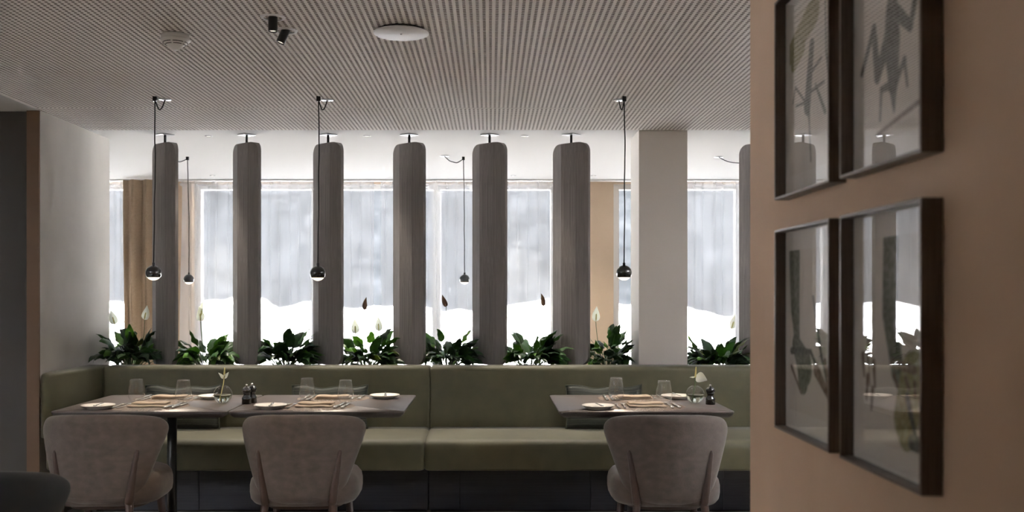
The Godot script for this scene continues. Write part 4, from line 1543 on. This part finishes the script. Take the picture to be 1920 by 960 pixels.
func picture(label: String, y0: float, d0: float, d1: float, turn: float, print_tex: Texture2D, off: float) -> void:
	var hgt := 0.505
	var w := d1 - d0
	var t := thing("picture_frame", label, "picture", V(0.766 - off, y0 + hgt * 0.5, (d0 + d1) * 0.5), turn, "framed prints on the beige wall")
	var F := -0.0387
	var th := 0.0065
	for r in [[-hgt * 0.5, -hgt * 0.5 + th, -w * 0.5, w * 0.5], [hgt * 0.5 - th, hgt * 0.5, -w * 0.5, w * 0.5], [-hgt * 0.5 + th, hgt * 0.5 - th, -w * 0.5, -w * 0.5 + th], [-hgt * 0.5 + th, hgt * 0.5 - th, w * 0.5 - th, w * 0.5]]:
		var st := sten()
		box(st, Vector3(F + 0.0016, r[0], r[2]), Vector3(-0.001, r[1], r[3]))
		var rail := obj("rail", st, M.frame, t)
		var lip := sten()
		box(lip, Vector3(F, r[0] + 0.0008, r[2] + 0.0008), Vector3(F + 0.0015, r[1] - 0.0008, r[3] - 0.0008))
		obj("edge_highlight", lip, M.lit_frame_edge, rail)
	var hw := w * 0.5 - th
	var hh := hgt * 0.5 - th
	var bk := sten()
	box(bk, Vector3(-0.0110, -hh, -hw), Vector3(-0.002, hh, hw))
	obj("mount", bk, M.mount, t)
	var q := SurfaceTool.new()
	q.begin(Mesh.PRIMITIVE_TRIANGLES)
	var pw := hw - 0.030
	var ph := hh - 0.048
	var cs := [Vector3(-0.0113, -ph, -pw), Vector3(-0.0113, -ph, pw), Vector3(-0.0113, ph, pw), Vector3(-0.0113, ph, -pw)]
	var uv := [Vector2(0, 1), Vector2(1, 1), Vector2(1, 0), Vector2(0, 0)]
	for k in [0, 2, 1, 0, 3, 2]:
		q.set_uv(uv[k])
		q.set_normal(Vector3.LEFT)
		q.add_vertex(cs[k])
	var m := mat(Color.WHITE, 0.9)
	m.albedo_texture = print_tex
	obj("print", q.commit(), m, t)
	var g := sten()
	box(g, Vector3(-0.0145, -hh, -hw), Vector3(-0.0128, hh, hw))
	obj("glazing", g, M.picture_glass, t)

func build_pictures() -> void:
	M.picture_glass = mat(Color(1, 1, 1, 0.0), 0.0)
	M.picture_glass.transparency = BaseMaterial3D.TRANSPARENCY_ALPHA
	M.picture_glass.metallic_specular = 0.7
	var dk := c8(74, 76, 72)
	var gr := c8(92, 98, 84)
	var ol := c8(150, 144, 100)
	var br := c8(110, 88, 76)
	# the sheet's left edge is its far end along the wall
	var insects := art([[ol, [0.05, 0.30, 0.55, 0.10, 0.10, 0.13], [0.1, 0.42, 0.3, 0.32, 0.06, 0.07]],
		[dk, [0.52, 0.36, 0.42, 0.84, 0.05, 0.07], [0.42, 0.84, 0.46, 0.92, 0.06, 0.02], [0.46, 0.92, 0.5, 1.3, 0.014, 0.008], [0.44, 0.6, 0.72, 0.52, 0.014, 0.012], [0.44, 0.84, 0.15, 0.62, 0.012, 0.01], [0.44, 0.74, 0.78, 0.72, 0.012, 0.01], [0.42, 0.8, 0.16, 0.78, 0.012, 0.01], [0.15, 0.62, 0.08, 0.74, 0.01, 0.008]],
		[gr, [0.8, 0.0, 0.82, 0.5, 0.012, 0.012], [0.82, 0.5, 0.98, 1.1, 0.014, 0.02], [0.92, 0.0, 0.9, 0.6, 0.01, 0.012], [0.9, 0.6, 0.86, 0.9, 0.012, 0.006], [0.6, 0.7, 0.8, 0.96, 0.012, 0.02]]], 31)
	var frog := art([[dk, [0.42, 0.02, 0.55, 0.10, 0.12, 0.17], [0.55, 0.10, 0.82, 0.20, 0.12, 0.05], [0.82, 0.2, 0.88, 0.5, 0.035, 0.03], [0.88, 0.5, 0.78, 0.72, 0.035, 0.03], [0.78, 0.72, 0.6, 0.58, 0.035, 0.05]],
		[dk, [0.52, 0.52, 0.52, 0.74, 0.085, 0.115], [0.52, 0.74, 0.54, 1.02, 0.115, 0.07], [0.54, 1.02, 0.55, 1.2, 0.06, 0.012], [0.47, 0.7, 0.30, 0.92, 0.07, 0.045], [0.30, 0.92, 0.24, 0.58, 0.05, 0.035], [0.24, 0.58, 0.04, 0.84, 0.034, 0.022], [0.47, 1.02, 0.36, 1.02, 0.03, 0.02], [0.36, 1.02, 0.34, 1.22, 0.02, 0.012], [0.6, 1.0, 0.70, 0.9, 0.03, 0.02], [0.70, 0.9, 0.74, 1.08, 0.02, 0.012]],
		[br, [0.3, 1.31, 0.97, 1.20, 0.016, 0.016]]], 32)
	var pitcher := art([[gr, [0.12, 0.04, 0.14, 0.5, 0.13, 0.10], [0.14, 0.5, 0.2, 0.86, 0.10, 0.05], [0.16, 0.80, 0.36, 0.98, 0.09, 0.16], [0.34, 0.96, 0.32, 1.10, 0.15, 0.11]],
		[dk, [0.05, 0.86, 0.5, 0.84, 0.03, 0.02], [0.5, 0.84, 0.8, 1.12, 0.02, 0.028], [0.55, 0.4, 0.72, 0.85, 0.02, 0.018], [0.72, 0.85, 0.92, 1.22, 0.016, 0.012]],
		[br, [0.62, 0.98, 0.84, 1.14, 0.06, 0.035], [0.86, 1.08, 0.9, 1.28, 0.05, 0.025], [0.05, 1.0, 0.28, 1.2, 0.02, 0.014], [0.8, 0.9, 0.84, 1.0, 0.03, 0.02]]], 33)
	var urn := art([[gr, [0.50, 0.03, 0.48, 0.5, 0.11, 0.10], [0.48, 0.5, 0.6, 0.86, 0.10, 0.09]],
		[ol, [0.84, 0.92, 0.70, 1.16, 0.20, 0.15], [0.7, 1.16, 0.72, 1.26, 0.14, 0.10]],
		[br, [0.52, 0.82, 0.84, 0.84, 0.03, 0.03], [0.55, 0.9, 0.6, 0.96, 0.024, 0.02], [0.72, 0.9, 0.76, 0.96, 0.022, 0.02], [0.84, 0.92, 0.85, 0.99, 0.02, 0.02], [0.16, 0.7, 0.14, 0.84, 0.03, 0.012], [0.06, 0.8, 0.08, 0.94, 0.028, 0.012], [0.24, 0.84, 0.26, 1.0, 0.03, 0.012], [0.14, 0.94, 0.12, 1.10, 0.026, 0.01], [0.22, 1.02, 0.2, 1.16, 0.024, 0.01], [0.16, 0.84, 0.18, 1.0, 0.007, 0.006]],
		[dk, [0.84, 1.24, 0.74, 1.02, 0.02, 0.03], [0.74, 1.02, 0.86, 1.26, 0.03, 0.02], [0.8, 1.29, 0.88, 1.29, 0.05, 0.05]]], 34)
	picture("dark framed print with an olive shape and thin stalks, upper row, by the wall edge", 1.547, 2.041, 2.432, 0.0, insects, 0.0005)
	picture("dark framed print of a grey frog figure in the upper row", 1.547, 1.604, 1.978, 0.0, frog, 0.0005)
	picture("dark framed print of a green pitcher shape, lower row, by the wall edge", 0.965, 2.041, 2.432, 0.0, pitcher, 0.0005)
	picture("dark framed print of a pale patterned vessel with sprigs, in the lower row", 0.965, 1.604, 1.978, 0.0, urn, 0.0005)
